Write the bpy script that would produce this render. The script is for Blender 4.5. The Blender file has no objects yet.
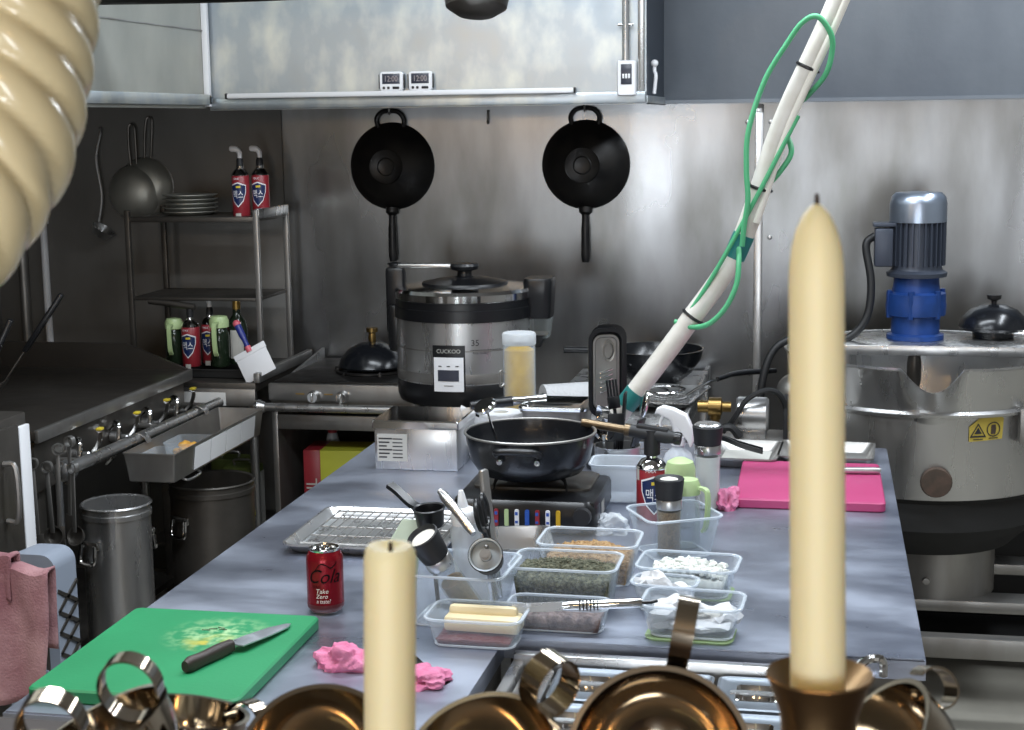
import bpy, bmesh, math, random
from mathutils import Matrix, Vector, noise
random.seed(7)
SC = bpy.context.scene
COL = SC.collection
PI = math.pi
R = math.radians

# ------------------------------------------------------------------ helpers
def T(x=0, y=0, z=0): return Matrix.Translation((x, y, z))
def RX(a): return Matrix.Rotation(R(a), 4, 'X')
def RY(a): return Matrix.Rotation(R(a), 4, 'Y')
def RZ(a): return Matrix.Rotation(R(a), 4, 'Z')
def align(p0, p1):
    """matrix taking local +Z at the origin onto the line p0 -> p1"""
    p0 = Vector(p0); d = Vector(p1) - p0
    return Matrix.Translation(p0) @ d.to_track_quat('Z', 'Y').to_matrix().to_4x4()
def BM(): return bmesh.new()
def lin(h):
    h = h.lstrip('#'); out = []
    for i in (0, 2, 4):
        c = int(h[i:i+2], 16) / 255
        out.append(c / 12.92 if c <= .04045 else ((c + .055) / 1.055) ** 2.4)
    return (*out, 1)

def box(bm, c, s, bev=0, mt=None, seg=2):
    g = bmesh.ops.create_cube(bm, size=1.0, matrix=Matrix.Diagonal((*s, 1)))
    vs = g['verts']
    if bev:
        es = list({e for v in vs for e in v.link_edges})
        rr = bmesh.ops.bevel(bm, geom=es, offset=min(bev, min(s) * .49), segments=seg, affect='EDGES', profile=.5)
        seed = rr['verts'][0] if rr['verts'] else vs[0]
        vs = island(seed)
    m = T(*c)
    if mt is not None: m = mt @ m
    bmesh.ops.transform(bm, matrix=m, verts=vs)
    return vs
def island(v):
    seen = {v}; st = [v]
    while st:
        a = st.pop()
        for e in a.link_edges:
            b = e.other_vert(a)
            if b not in seen: seen.add(b); st.append(b)
    return list(seen)

def rings(bm, rr, cap0=True, cap1=True, closed=True):
    """skin a list of equal-length point rings"""
    vr = [[bm.verts.new(p) for p in r] for r in rr]
    n = len(vr[0])
    for a, b in zip(vr, vr[1:]):
        for i in range(n if closed else n - 1):
            j = (i + 1) % n
            try: bm.faces.new((a[i], a[j], b[j], b[i]))
            except ValueError: pass
    if cap0:
        try: bm.faces.new(list(reversed(vr[0])))
        except ValueError: pass
    if cap1:
        try: bm.faces.new(vr[-1])
        except ValueError: pass
    return vr

def lathe(bm, prof, n=32, mt=None, fn=None):
    """revolve (r, z) profile about Z; r = 0 ends are closed"""
    mt = mt or Matrix.Identity(4)
    vr = []
    for r, z in prof:
        if r < 1e-6:
            vr.append([bm.verts.new(mt @ Vector((0, 0, z)))])
        else:
            ring = []
            for i in range(n):
                a = 2 * PI * i / n
                p = Vector((r * math.cos(a), r * math.sin(a), z))
                if fn: p = fn(p, a)
                ring.append(bm.verts.new(mt @ p))
            vr.append(ring)
    for a, b in zip(vr, vr[1:]):
        if len(a) == 1 and len(b) == 1: continue
        for i in range(n):
            j = (i + 1) % n
            if len(a) == 1: f = (a[0], b[j], b[i])
            elif len(b) == 1: f = (a[i], a[j], b[0])
            else: f = (a[i], a[j], b[j], b[i])
            try: bm.faces.new(f)
            except ValueError: pass

def spline(pts, k=8, closed=False):
    pts = [Vector(p) for p in pts]; n = len(pts); out = []
    rng = n if closed else n - 1
    for i in range(rng):
        p1, p2 = pts[i], pts[(i + 1) % n]
        p0 = pts[i - 1] if (i > 0 or closed) else p1 * 2 - p2
        p3 = pts[(i + 2) % n] if (i + 2 < n or closed) else p2 * 2 - p1
        for s in range(k):
            t = s / k
            out.append(.5 * ((2 * p1) + (p2 - p0) * t + (2 * p0 - 5 * p1 + 4 * p2 - p3) * t * t + (3 * p1 - p0 - 3 * p2 + p3) * t ** 3))
    if not closed: out.append(pts[-1])
    return out

def frames(pts, closed=False):
    n = len(pts); fr = []
    up = None
    for i in range(n):
        a = pts[i - 1] if (i > 0 or closed) else pts[i]
        b = pts[(i + 1) % n] if (i < n - 1 or closed) else pts[i]
        t = (b - a).normalized()
        if up is None:
            up = Vector((0, 0, 1)) if abs(t.z) < .9 else Vector((0, 1, 0))
        u = (up - t * up.dot(t))
        u = u.normalized() if u.length > 1e-6 else t.orthogonal().normalized()
        fr.append((t, u, t.cross(u))); up = u
    return fr

def tube(bm, pts, r, n=8, closed=False, mt=None, k=0):
    """round tube; r a number or a per-point list"""
    pts = [Vector(p) for p in pts]
    if k: pts = spline(pts, k, closed)
    fr = frames(pts, closed); rr = []
    for i, (p, (t, u, v)) in enumerate(zip(pts, fr)):
        q = r[i * (len(r) - 1) // max(1, len(pts) - 1)] if isinstance(r, (list, tuple)) else r
        ring = [p + (u * math.cos(2 * PI * j / n) + v * math.sin(2 * PI * j / n)) * q for j in range(n)]
        rr.append([mt @ x for x in ring] if mt else ring)
    if closed: rr.append(None)
    if closed:
        rr = rr[:-1]; vr = rings(bm, rr, False, False)
        a, b = vr[-1], vr[0]
        for i in range(n):
            j = (i + 1) % n
            bm.faces.new((a[i], a[j], b[j], b[i]))
    else: rings(bm, rr)

def strap(bm, pts, wdir, w, t, mt=None, k=8, closed=False):
    """flat metal band of width w (along wdir) and thickness t following pts"""
    pts = spline(pts, k, closed); wd = Vector(wdir).normalized(); rr = []
    n = len(pts)
    for i, p in enumerate(pts):
        a = pts[max(0, i - 1)]; b = pts[min(n - 1, i + 1)]
        tg = (b - a).normalized(); no = tg.cross(wd).normalized()
        q = [p + wd * w / 2 + no * t / 2, p - wd * w / 2 + no * t / 2, p - wd * w / 2 - no * t / 2, p + wd * w / 2 - no * t / 2]
        rr.append([mt @ x for x in q] if mt else q)
    rings(bm, rr)

def rrect(w, d, r, c=5):
    r = max(1e-4, min(r, w / 2 - 1e-4, d / 2 - 1e-4)); out = []
    for cx, cy, a0 in ((w / 2 - r, d / 2 - r, 0), (-w / 2 + r, d / 2 - r, 90), (-w / 2 + r, -d / 2 + r, 180), (w / 2 - r, -d / 2 + r, 270)):
        for i in range(c + 1):
            a = R(a0 + 90 * i / c); out.append((cx + r * math.cos(a), cy + r * math.sin(a)))
    return out
def loft(bm, secs, mt=None, c=5, cap0=True, cap1=True):
    """secs: (z, width, depth, corner radius) rounded rectangles"""
    mt = mt or Matrix.Identity(4)
    rings(bm, [[mt @ Vector((x, y, z)) for x, y in rrect(w, d, r, c)] for z, w, d, r in secs], cap0, cap1)
def prism(bm, pts, h, mt=None):
    mt = mt or Matrix.Identity(4)
    rings(bm, [[mt @ Vector((x, y, 0)) for x, y in pts], [mt @ Vector((x, y, h)) for x, y in pts]])
def tub(bm, w, d, h, wt, dt, r=.02, t=.0016, lip=.006, mt=None, lipz=.004):
    """open container: bottom w x d, mouth wt x dt, with a rolled lip and wall thickness t"""
    loft(bm, [(0, w - .01, d - .01, r), (.003, w, d, r), (h - lipz, wt, dt, r), (h - lipz, wt + lip, dt + lip, r), (h, wt + lip, dt + lip, r),
              (h, wt - 2 * t, dt - 2 * t, r), (t + .003, w - 2 * t, d - 2 * t, r), (t, w - .012, d - .012, r)], mt)
def ball(bm, c, s, mt=None, seg=16, jit=0, sc=9):
    g = bmesh.ops.create_icosphere(bm, subdivisions=3 if seg > 12 else 2, radius=1)
    off = Vector((random.random() * 50, random.random() * 50, 3))
    for v in g['verts']:
        q = v.co.copy()
        if jit: q *= 1 + jit * noise.noise(q * 1.7 + off)
        p = Vector((q.x * s[0] + c[0], q.y * s[1] + c[1], q.z * s[2] + c[2]))
        v.co = mt @ p if mt else p

def done(name, bm, mat, parent=None, label=None, ang=38, flat=False):
    me = bpy.data.meshes.new(name)
    bmesh.ops.recalc_face_normals(bm, faces=bm.faces[:])
    bm.to_mesh(me); bm.free()
    if not flat:
        me.polygons.foreach_set('use_smooth', [True] * len(me.polygons))
        me.set_sharp_from_angle(angle=R(ang))
    me.materials.append(mat)
    o = bpy.data.objects.new(name, me); COL.objects.link(o)
    if parent: o.parent = parent
    if label: o['label'] = label
    return o
def tag(o, label, cat, group=None, kind=None):
    o['label'] = label; o['category'] = cat
    if group: o['group'] = group
    if kind: o['kind'] = kind
    return o
def thing(name, label, cat, loc=(0, 0, 0), rot=(0, 0, 0), group=None):
    o = bpy.data.objects.new(name, None); COL.objects.link(o)
    o.empty_display_size = .05
    o.location = loc; o.rotation_euler = [R(a) for a in rot]
    return tag(o, label, cat, group)
def thing_m(name, label, cat, m, group=None):
    o = thing(name, label, cat, group=group); l, q, s = m.decompose()
    o.location = l; o.rotation_euler = q.to_euler(); return o
def struct(name, bm, mat, **k):
    o = done(name, bm, mat, **k); o['kind'] = 'structure'; return o
def kids(o): return [c for c in bpy.data.objects if c.parent == o]
def dup(root, label, loc=None, rot=None):
    r = root.copy(); COL.objects.link(r); r['label'] = label
    if loc is not None: r.location = loc
    if rot is not None: r.rotation_euler = [R(a) for a in rot]
    for ch in kids(root):
        c = ch.copy(); COL.objects.link(c); c.parent = r
        for g in kids(ch):
            d = g.copy(); COL.objects.link(d); d.parent = c
    return r
def letters(bm, s, size, mt, bend=None, shear=0, ext=.0006, squash=1, align_x='CENTER'):
    """lettering in the local XZ plane facing -Y; bend = radius of the cylinder it wraps"""
    cu = bpy.data.curves.new('lettering', 'FONT'); cu.body = s; cu.size = size; cu.shear = shear
    cu.align_x = align_x; cu.align_y = 'CENTER'; cu.resolution_u = 3
    ob = bpy.data.objects.new('lettering', cu); COL.objects.link(ob)
    dg = bpy.context.evaluated_depsgraph_get(); dg.update()
    me = ob.evaluated_get(dg).to_mesh()
    b2 = BM(); b2.from_mesh(me)
    if bend:
        # cut the glyphs into narrow upright slices so that they follow the curve
        bmesh.ops.triangulate(b2, faces=b2.faces[:])
        xs = [v.co.x for v in b2.verts]; st = size * .07; q = min(xs) + st
        while q < max(xs):
            bmesh.ops.bisect_plane(b2, geom=b2.verts[:] + b2.edges[:] + b2.faces[:], plane_co=(q, 0, 0), plane_no=(1, 0, 0)); q += st
        b2.verts.index_update()
    vm = {}
    for v in b2.verts:
        x, z = v.co.x * squash, v.co.y
        if bend: p = Vector(((bend + ext) * math.sin(x / bend), -(bend + ext) * math.cos(x / bend), z))
        else: p = Vector((x, -ext, z))
        vm[v.index] = bm.verts.new(mt @ p)
    for f in b2.faces:
        try: bm.faces.new([vm[v.index] for v in f.verts])
        except ValueError: pass
    b2.free(); bpy.data.objects.remove(ob); bpy.data.curves.remove(cu)
def patch(bm, poly, mt, bend=None, ext=.0002):
    """flat polygon (x, z) facing -Y, optionally wrapped on a cylinder"""
    if bend:
        b2 = BM(); vs = [b2.verts.new((x, z, 0)) for x, z in poly]; b2.faces.new(vs)
        bmesh.ops.triangulate(b2, faces=b2.faces[:])
        for _ in range(2):
            bmesh.ops.subdivide_edges(b2, edges=b2.edges[:], cuts=1, use_grid_fill=True)
        b2.verts.index_update(); vm = {}
        for v in b2.verts:
            x, z = v.co.x, v.co.y
            vm[v.index] = bm.verts.new(mt @ Vector(((bend + ext) * math.sin(x / bend), -(bend + ext) * math.cos(x / bend), z)))
        for f in b2.faces: bm.faces.new([vm[v.index] for v in f.verts])
        b2.free()
    else:
        bm.faces.new([bm.verts.new(mt @ Vector((x, -ext, z))) for x, z in poly])
def ringpoly(bm, ro, ri, mt, n=24, bend=None, ext=.0003):
    def q(x, z):
        if bend: return mt @ Vector(((bend + ext) * math.sin(x / bend), -(bend + ext) * math.cos(x / bend), z))
        return mt @ Vector((x, -ext, z))
    a = [bm.verts.new(q(ro * math.cos(2 * PI * i / n), ro * math.sin(2 * PI * i / n))) for i in range(n)]
    b = [bm.verts.new(q(ri * math.cos(2 * PI * i / n), ri * math.sin(2 * PI * i / n))) for i in range(n)]
    for i in range(n):
        j = (i + 1) % n; bm.faces.new((a[i], a[j], b[j], b[i]))

# ------------------------------------------------------------------ materials
def nodes(name):
    m = bpy.data.materials.new(name); m.use_nodes = True
    nt = m.node_tree; b = nt.nodes['Principled BSDF']
    return m, nt, b
def mat(name, col, rough=.5, metal=0, var=0, vscale=(12, 12, 12), col2=None, bump=0, bscale=(40, 40, 40), rvar=0, detail=4, lo=.35, hi=.65, **kw):
    m, nt, b = nodes(name); L = nt.links
    c = lin(col) if isinstance(col, str) else col
    b.inputs['Base Color'].default_value = c
    b.inputs['Roughness'].default_value = rough; b.inputs['Metallic'].default_value = metal
    for k, v in kw.items(): b.inputs[k.replace('_', ' ')].default_value = v
    tc = nt.nodes.new('ShaderNodeTexCoord')
    def nz(sc, det):
        mp = nt.nodes.new('ShaderNodeMapping'); mp.inputs['Scale'].default_value = sc
        L.new(tc.outputs['Object'], mp.inputs['Vector'])
        n = nt.nodes.new('ShaderNodeTexNoise'); n.inputs['Scale'].default_value = 1; n.inputs['Detail'].default_value = det
        L.new(mp.outputs['Vector'], n.inputs['Vector']); return n
    if col2 or rvar:
        n = nz(vscale, detail)
        if col2:
            cr = nt.nodes.new('ShaderNodeValToRGB')
            cr.color_ramp.elements[0].color = c; cr.color_ramp.elements[1].color = lin(col2)
            cr.color_ramp.elements[0].position = lo; cr.color_ramp.elements[1].position = hi
            L.new(n.outputs['Fac'], cr.inputs['Fac']); L.new(cr.outputs['Color'], b.inputs['Base Color'])
        if rvar:
            mr = nt.nodes.new('ShaderNodeMapRange'); mr.inputs['From Min'].default_value = .3; mr.inputs['From Max'].default_value = .7
            mr.inputs['To Min'].default_value = max(0.02, rough - rvar); mr.inputs['To Max'].default_value = rough + rvar
            L.new(n.outputs['Fac'], mr.inputs['Value']); L.new(mr.outputs['Result'], b.inputs['Roughness'])
    if bump:
        n = nz(bscale, 3); bp = nt.nodes.new('ShaderNodeBump'); bp.inputs['Strength'].default_value = bump; bp.inputs['Distance'].default_value = .01
        L.new(n.outputs['Fac'], bp.inputs['Height']); L.new(bp.outputs['Normal'], b.inputs['Normal'])
    return m
def clear(name, col, opac=.25, rough=.2):
    """thin clear plastic: part straight through, part glossy / milky plastic"""
    m, nt, b = nodes(name); L = nt.links
    b.inputs['Base Color'].default_value = lin(col); b.inputs['Roughness'].default_value = rough
    tr = nt.nodes.new('ShaderNodeBsdfTransparent'); tr.inputs['Color'].default_value = (.96, .97, .98, 1)
    lw = nt.nodes.new('ShaderNodeLayerWeight'); lw.inputs['Blend'].default_value = .35
    mr = nt.nodes.new('ShaderNodeMapRange'); mr.inputs['To Min'].default_value = opac; mr.inputs['To Max'].default_value = min(1, opac + .38)
    mx = nt.nodes.new('ShaderNodeMixShader')
    L.new(lw.outputs['Facing'], mr.inputs['Value']); L.new(mr.outputs['Result'], mx.inputs['Fac'])
    L.new(tr.outputs['BSDF'], mx.inputs[1]); L.new(b.outputs['BSDF'], mx.inputs[2])
    L.new(mx.outputs['Shader'], nt.nodes['Material Output'].inputs['Surface'])
    return m

def wallsteel():
    m, nt, b = nodes('stainless_wall'); L = nt.links
    b.inputs['Metallic'].default_value = 1; b.inputs['Anisotropic'].default_value = .55
    tg = nt.nodes.new('ShaderNodeTangent'); tg.direction_type = 'RADIAL'; tg.axis = 'Z'
    L.new(tg.outputs['Tangent'], b.inputs['Tangent'])
    tc = nt.nodes.new('ShaderNodeTexCoord')
    def nz(sc, det=3):
        mp = nt.nodes.new('ShaderNodeMapping'); mp.inputs['Scale'].default_value = sc
        L.new(tc.outputs['Object'], mp.inputs['Vector'])
        n = nt.nodes.new('ShaderNodeTexNoise'); n.inputs['Scale'].default_value = 1; n.inputs['Detail'].default_value = det
        L.new(mp.outputs['Vector'], n.inputs['Vector']); return n
    n1 = nz((2.5, 2.5, 1.2), 4)
    mr = nt.nodes.new('ShaderNodeMapRange'); mr.inputs['To Min'].default_value = .25; mr.inputs['To Max'].default_value = .38
    mr.inputs['From Min'].default_value = .3; mr.inputs['From Max'].default_value = .7
    L.new(n1.outputs['Fac'], mr.inputs['Value']); L.new(mr.outputs['Result'], b.inputs['Roughness'])
    n2 = nz((2.6, 1, .45), 2)
    bp = nt.nodes.new('ShaderNodeBump'); bp.inputs['Strength'].default_value = .4; bp.inputs['Distance'].default_value = .03
    L.new(n2.outputs['Fac'], bp.inputs['Height'])
    n3 = nz((45, 45, 45), 3)
    bp2 = nt.nodes.new('ShaderNodeBump'); bp2.inputs['Strength'].default_value = .06; bp2.inputs['Distance'].default_value = .002
    L.new(n3.outputs['Fac'], bp2.inputs['Height']); L.new(bp.outputs['Normal'], bp2.inputs['Normal'])
    L.new(bp2.outputs['Normal'], b.inputs['Normal'])
    n4 = nz((5, 5, 1.6), 6); cr = nt.nodes.new('ShaderNodeValToRGB')
    cr.color_ramp.elements[0].color = lin('#81817F'); cr.color_ramp.elements[1].color = lin('#A1A2A4')
    cr.color_ramp.elements[0].position = .35; cr.color_ramp.elements[1].position = .65
    L.new(n4.outputs['Fac'], cr.inputs['Fac']); L.new(cr.outputs['Color'], b.inputs['Base Color'])
    return m

def stained_board():
    m = mat('green_board', '#1F7C4E', .5, col2='#248555', vscale=(5, 5, 5), bump=.04, bscale=(200, 200, 200)); nt = m.node_tree; L = nt.links; b = nt.nodes['Principled BSDF']
    base = b.inputs['Base Color'].links[0].from_socket
    tc = nt.nodes.new('ShaderNodeTexCoord')
    def spot(loc, sc, col, fac, prev, nsc):
        mp = nt.nodes.new('ShaderNodeMapping'); mp.vector_type = 'TEXTURE'; mp.inputs['Location'].default_value = loc; mp.inputs['Scale'].default_value = sc
        L.new(tc.outputs['Object'], mp.inputs['Vector'])
        g = nt.nodes.new('ShaderNodeTexGradient'); g.gradient_type = 'SPHERICAL'; L.new(mp.outputs['Vector'], g.inputs['Vector'])
        n = nt.nodes.new('ShaderNodeTexNoise'); n.inputs['Scale'].default_value = nsc; n.inputs['Detail'].default_value = 9; L.new(tc.outputs['Object'], n.inputs['Vector'])
        r = nt.nodes.new('ShaderNodeMapRange'); r.inputs['From Min'].default_value = .42; r.inputs['From Max'].default_value = .62; L.new(n.outputs['Fac'], r.inputs['Value'])
        a = nt.nodes.new('ShaderNodeMath'); a.operation = 'MULTIPLY'; L.new(g.outputs['Fac'], a.inputs[0]); L.new(r.outputs['Result'], a.inputs[1])
        c = nt.nodes.new('ShaderNodeMath'); c.operation = 'MULTIPLY'; c.use_clamp = True; L.new(a.outputs[0], c.inputs[0]); c.inputs[1].default_value = fac
        x = nt.nodes.new('ShaderNodeMix'); x.data_type = 'RGBA'; L.new(c.outputs[0], x.inputs[0]); L.new(prev, x.inputs[6]); x.inputs[7].default_value = lin(col); return x.outputs[2]
    o = spot((.03, .08, .02), (.10, .10, .1), '#9CC08E', 1.2, base, 60)
    o = spot((.03, .04, .02), (.055, .05, .1), '#A9A443', 1.3, o, 40)
    L.new(o, b.inputs['Base Color']); return m

M = {}
M['wall'] = wallsteel()
M['wall_dark'] = mat('matt_dark_steel', '#7C7A76', .55, .25, col2='#6A6864', vscale=(4, 4, 2), rvar=.08, detail=6)
M['bronze'] = mat('heat_dulled_tube', '#7A6A55', .35, 1)
M['wall_side'] = mat('sooty_wall', '#4A4844', .55, .3, col2='#5E5B56', vscale=(3, 3, 3))
M['upper'] = mat('grey_painted_panel', '#6E757E', .4, .25, col2='#7B828A', vscale=(4, 4, 2), bump=.05)
M['galv'] = mat('galvanised_hood', '#AEB6BC', .38, .75, col2='#D3D4CC', vscale=(11, 11, 7), rvar=.1, detail=12, lo=.45, hi=.72, bump=.05, bscale=(6, 6, 6))
M['lid_steel'] = mat('dull_lid_steel', '#7F868E', .42, .9, rvar=.08, vscale=(9, 9, 9))
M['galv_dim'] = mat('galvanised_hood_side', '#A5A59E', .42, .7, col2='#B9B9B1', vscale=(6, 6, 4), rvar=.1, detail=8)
M['darkpanel'] = mat('dark_hood_end', '#39414C', .5, .2)
M['floor'] = mat('concrete_floor', '#A8A499', .5, 0, col2='#918D83', vscale=(2.5, 2.5, 2.5), detail=8, bump=.05)
M['ceiling'] = mat('ceiling_paint', '#8A8884', .8)
M['top'] = mat('worktop_steel', '#9298A8', .38, .88, col2='#AEB4C2', vscale=(4, 8, 5), rvar=.12, detail=10, bump=.06, bscale=(70, 70, 70))
M['steel'] = mat('satin_steel', '#C6C6C6', .30, .92, rvar=.08, vscale=(20, 20, 4))
M['steel_d'] = mat('dull_steel', '#A6A5A3', .40, .85, rvar=.1, vscale=(8, 8, 3), col2='#8E8B87', detail=6)
M['chrome'] = mat('polished_steel', '#D8D8D8', .1, 1)
M['griddle'] = mat('seasoned_griddle', '#55514C', .45, .7, col2='#45413D', vscale=(4, 7, 4), rvar=.12, detail=7)
M['sooty'] = mat('sooty_steel', '#68645F', .42, .75, col2='#4C4945', vscale=(5, 5, 5), rvar=.1, detail=6)
M['iron'] = mat('black_iron', '#1A1A1C', .42, .3, col2='#262422', vscale=(14, 14, 14), rvar=.1)
M['enamel'] = mat('speckled_black_coating', '#16181C', .22, .1, col2='#2A2C30', vscale=(300, 300, 300), lo=.6, hi=.75)
M['black'] = mat('black_plastic', '#131417', .32)
M['blackm'] = mat('matt_black_plastic', '#1B1C1F', .55)
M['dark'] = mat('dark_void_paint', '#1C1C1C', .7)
M['white'] = mat('white_plastic', '#E8E9EC', .35)
M['paper'] = mat('white_paper', '#E9E9E7', .85, bump=.1, bscale=(60, 60, 60))
M['tissue'] = mat('soft_tissue', '#CBCCCE', .9, bump=.3, bscale=(90, 90, 90))
M['leafgreen'] = mat('green_print', '#2F8A4A', .5)
M['greenboard'] = stained_board()
M['stain'] = mat('turmeric_stain', '#4E9F62', .6, col2='#8F9A48', vscale=(30, 30, 30), detail=8)
M['pinkboard'] = mat('pink_board', '#B04070', .5, col2='#A83868', vscale=(5, 5, 5))
M['pinkcloth'] = mat('pink_cloth', '#C2688C', .9, col2='#CE7F9F', vscale=(40, 40, 40), bump=.3, bscale=(300, 300, 300))
M['mauve'] = mat('dusty_mauve_cloth', '#855A60', .95, col2='#B28C8E', vscale=(9, 9, 9), bump=.3, bscale=(200, 200, 200), detail=8)
M['wax'] = mat('cream_wax', '#FCEAC0', .45, 0, Subsurface_Weight=.6, Subsurface_Scale=.015, Subsurface_Radius=(1, .85, .6))
M['wick'] = mat('charred_wick', '#3A2E28', .9)
M['brass'] = mat('aged_brass', '#A08563', .4, 1, col2='#86694C', vscale=(20, 20, 10), rvar=.08)
M['copper'] = mat('coppery_steel', '#ADA08F', .09, 1, col2='#BBAF9D', vscale=(9, 9, 9), rvar=.03)
M['hose'] = mat('cream_duct_plastic', '#E4D6AE', .25, 0, Coat_Weight=.4)
M['red'] = mat('red_can_paint', '#86121F', .25, .5)
M['redlab'] = mat('red_label', '#8E2A33', .35)
M['navy'] = mat('navy_shield', '#1A2B55', .35)
M['blueprint'] = mat('blue_print', '#2B57B0', .4)
M['yellow'] = mat('yellow_print', '#D9C23A', .4)
M['clear'] = clear('clear_plastic', '#DCE6EE', .07, .15)
M['milky'] = clear('milky_plastic', '#E4EAF0', .4, .3)
M['rim'] = clear('plastic_rim', '#DCE4EC', .3, .15)
M['glass'] = clear('clear_glass', '#C8D2D0', .06, .05)
M['limelid'] = mat('pale_green_plastic', '#AFC590', .4)
M['limebase'] = clear('pale_green_clear_plastic', '#B5D194', .4, .3)
M['herb'] = mat('dried_herb', '#4C4F40', .9, col2='#74735E', vscale=(150, 150, 150), lo=.4, hi=.6, bump=1, bscale=(160, 160, 160))
M['crumb'] = mat('toasted_crumbs', '#8F6C44', .9, col2='#B5966C', vscale=(140, 140, 140), bump=1, bscale=(160, 160, 160))
M['meat'] = mat('dried_dark_slices', '#4B3A38', .6, col2='#7A6560', vscale=(60, 60, 60), bump=.6, bscale=(90, 90, 90))
M['onion'] = mat('chopped_white_food', '#D5D8D2', .5)
M['butter'] = mat('pale_cheese', '#E3D3AC', .5)
M['sauce'] = mat('red_brown_sauce', '#5A1F22', .3)
M['peppercorn'] = mat('ground_pepper', '#5E4C3A', .9, col2='#8A7458', vscale=(300, 300, 300))
M['jaryellow'] = mat('yellow_powder', '#C9A21E', .7, col2='#B68F18', vscale=(30, 30, 30))
M['greytin'] = mat('olive_tin', '#5E6A33', .4, .2)
M['crate'] = mat('grey_crate_plastic', '#8C95A3', .5)
M['cut'] = mat('white_pipe_plastic', '#D5D2CB', .4, col2='#C9C5BB', vscale=(20, 20, 20))
M['greenhose'] = mat('green_hose', '#4FA776', .4)
M['teal'] = mat('teal_tape', '#1E6F6C', .45)
M['bluem'] = mat('blue_gearbox_paint', '#1B3F80', .42, .2, col2='#153468', vscale=(15, 15, 15))
M['motor'] = mat('dark_motor_paint', '#3E4450', .4, .3)
M['capm'] = mat('motor_cap_metal', '#A3AFC0', .3, .85)
M['brassv'] = mat('brass_fitting', '#8F7648', .35, 1)
M['warn'] = mat('yellow_warning_plate', '#C9B455', .4, .3)
M['lcd'] = mat('dark_lcd', '#3A3D48', .25)
M['lcdink'] = mat('lcd_digits', '#8E8588', .4)
M['bluehandle'] = mat('blue_handle', '#24307E', .4)
M['pinktip'] = mat('pink_handle_tip', '#D0606E', .4)
M['olive'] = mat('wine_bottle_glass', '#1F2A1E', .1)
M['gold'] = mat('gold_foil', '#B99855', .35, .8)
M['wood'] = mat('dark_handle_wood', '#2E2420', .5, col2='#3B2E29', vscale=(8, 60, 60))
M['blade'] = mat('knife_steel', '#BFC4CA', .34, .85, rvar=.1, vscale=(30, 30, 30), detail=8)
M['carton'] = mat('yellow_green_carton', '#B5B83A', .6)
M['orange'] = mat('orange_snack', '#D08A2A', .6, col2='#E3B050', vscale=(40, 40, 40))
M['rust'] = mat('rusty_cap', '#5B4A40', .7, .3, col2='#4A4038', vscale=(40, 40, 40))
M['cream'] = mat('cream_foam', '#DCD9CF', .6)
M['palebag'] = clear('pale_green_bag', '#CBD8C4', .7, .4)
M['label'] = mat('printed_grey_label', '#B9B8B2', .6)
M['print_black'] = mat('black_can_print', '#080304', .7, Specular_IOR_Level=.1)
M['ink'] = mat('dark_print', '#2A2A2E', .6)
M['cable'] = mat('black_cable', '#18191B', .5)

# ------------------------------------------------------------------ the room
bm = BM(); box(bm, (-.35, 1.4, -.05), (6.0, 8.6, .1)); struct('floor', bm, M['floor'])
bm = BM(); box(bm, (-.35, 1.4, 2.9), (6.0, 8.6, .1)); struct('ceiling', bm, M['ceiling'])
bm = BM(); box(bm, (-.35, 5.55, 1.425), (6.0, .1, 2.85)); struct('wall_back', bm, M['wall'])
bm = BM(); box(bm, (-3.2, 1.4, 1.425), (.1, 8.6, 2.85)); struct('wall_left', bm, M['wall_side'])
bm = BM(); box(bm, (2.55, 1.4, 1.425), (.1, 8.6, 2.85)); struct('wall_right', bm, M['ceiling'])
bm = BM(); box(bm, (.98, 5.47, 2.31), (3.06, .06, 1.08), .004)
box(bm, (.98, 5.465, 1.772), (3.06, .075, .012)); struct('trim_1', bm, M['upper'])
bm = BM(); box(bm, (-.222, 5.495, .88), (.028, .012, 1.76), .003)
for z in (1.3, 1.7, .5):
    for x in (-.262, -.182): lathe(bm, [(.009, 0), (.007, .004), (0, .006)], 10, T(x, 5.5, z) @ RX(90))
struct('trim_2', bm, M['steel'])
bm = BM(); box(bm, (-2.545, 5.494, .9), (1.17, .012, 1.80), .002); struct('trim_3', bm, M['wall_dark'])  # darker panel covering the left part of the back wall

# ------------------------------------------------------------------ exhaust hoods
h = thing('exhaust_hood', 'wide galvanised exhaust hood above the stoves on the back wall', 'hood', (-1.268, 4.9, 1.765))
bm = BM(); box(bm, (-.003, .006, .54), (1.446, .012, 1.085)); done('front_panel', bm, M['galv'], h)
bm = BM(); box(bm, (.714, .305, .54), (.012, .585, 1.085)); done('end_panel', bm, M['darkpanel'], h, 'dark end panel of the hood')
bm = BM(); box(bm, (0, -.006, .018), (1.44, .022, .036), .004); box(bm, (.714, .3, .012), (.022, .58, .024), .003); done('bottom_trim', bm, M['galv'], h)
bm = BM(); box(bm, (.705, -.008, .56), (.02, .016, 1.05), .003); done('corner_trim', bm, M['steel'], h)
bm = BM(); tube(bm, [(.735, .10, .12), (.735, .10, .10), (.74, .09, .085), (.735, .09, .03)], .006, 8, k=4); ball(bm, (.735, .10, .125), (.012, .012, .012)); done('hook', bm, M['white'], h, 'small white hook')
h = thing('exhaust_hood', 'dimmer galvanised exhaust hood along the left wall above the griddle', 'hood', (-2.0, 3.4, 1.775))
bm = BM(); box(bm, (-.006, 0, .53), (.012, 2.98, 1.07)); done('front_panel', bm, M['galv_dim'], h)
bm = BM(); box(bm, (.006, 0, .022), (.028, 2.98, .036), .004); done('bottom_trim', bm, M['galv'], h)
bm = BM(); box(bm, (.01, 1.475, .53), (.02, .02, 1.06), .003); done('corner_trim', bm, M['white'], h)
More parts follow.
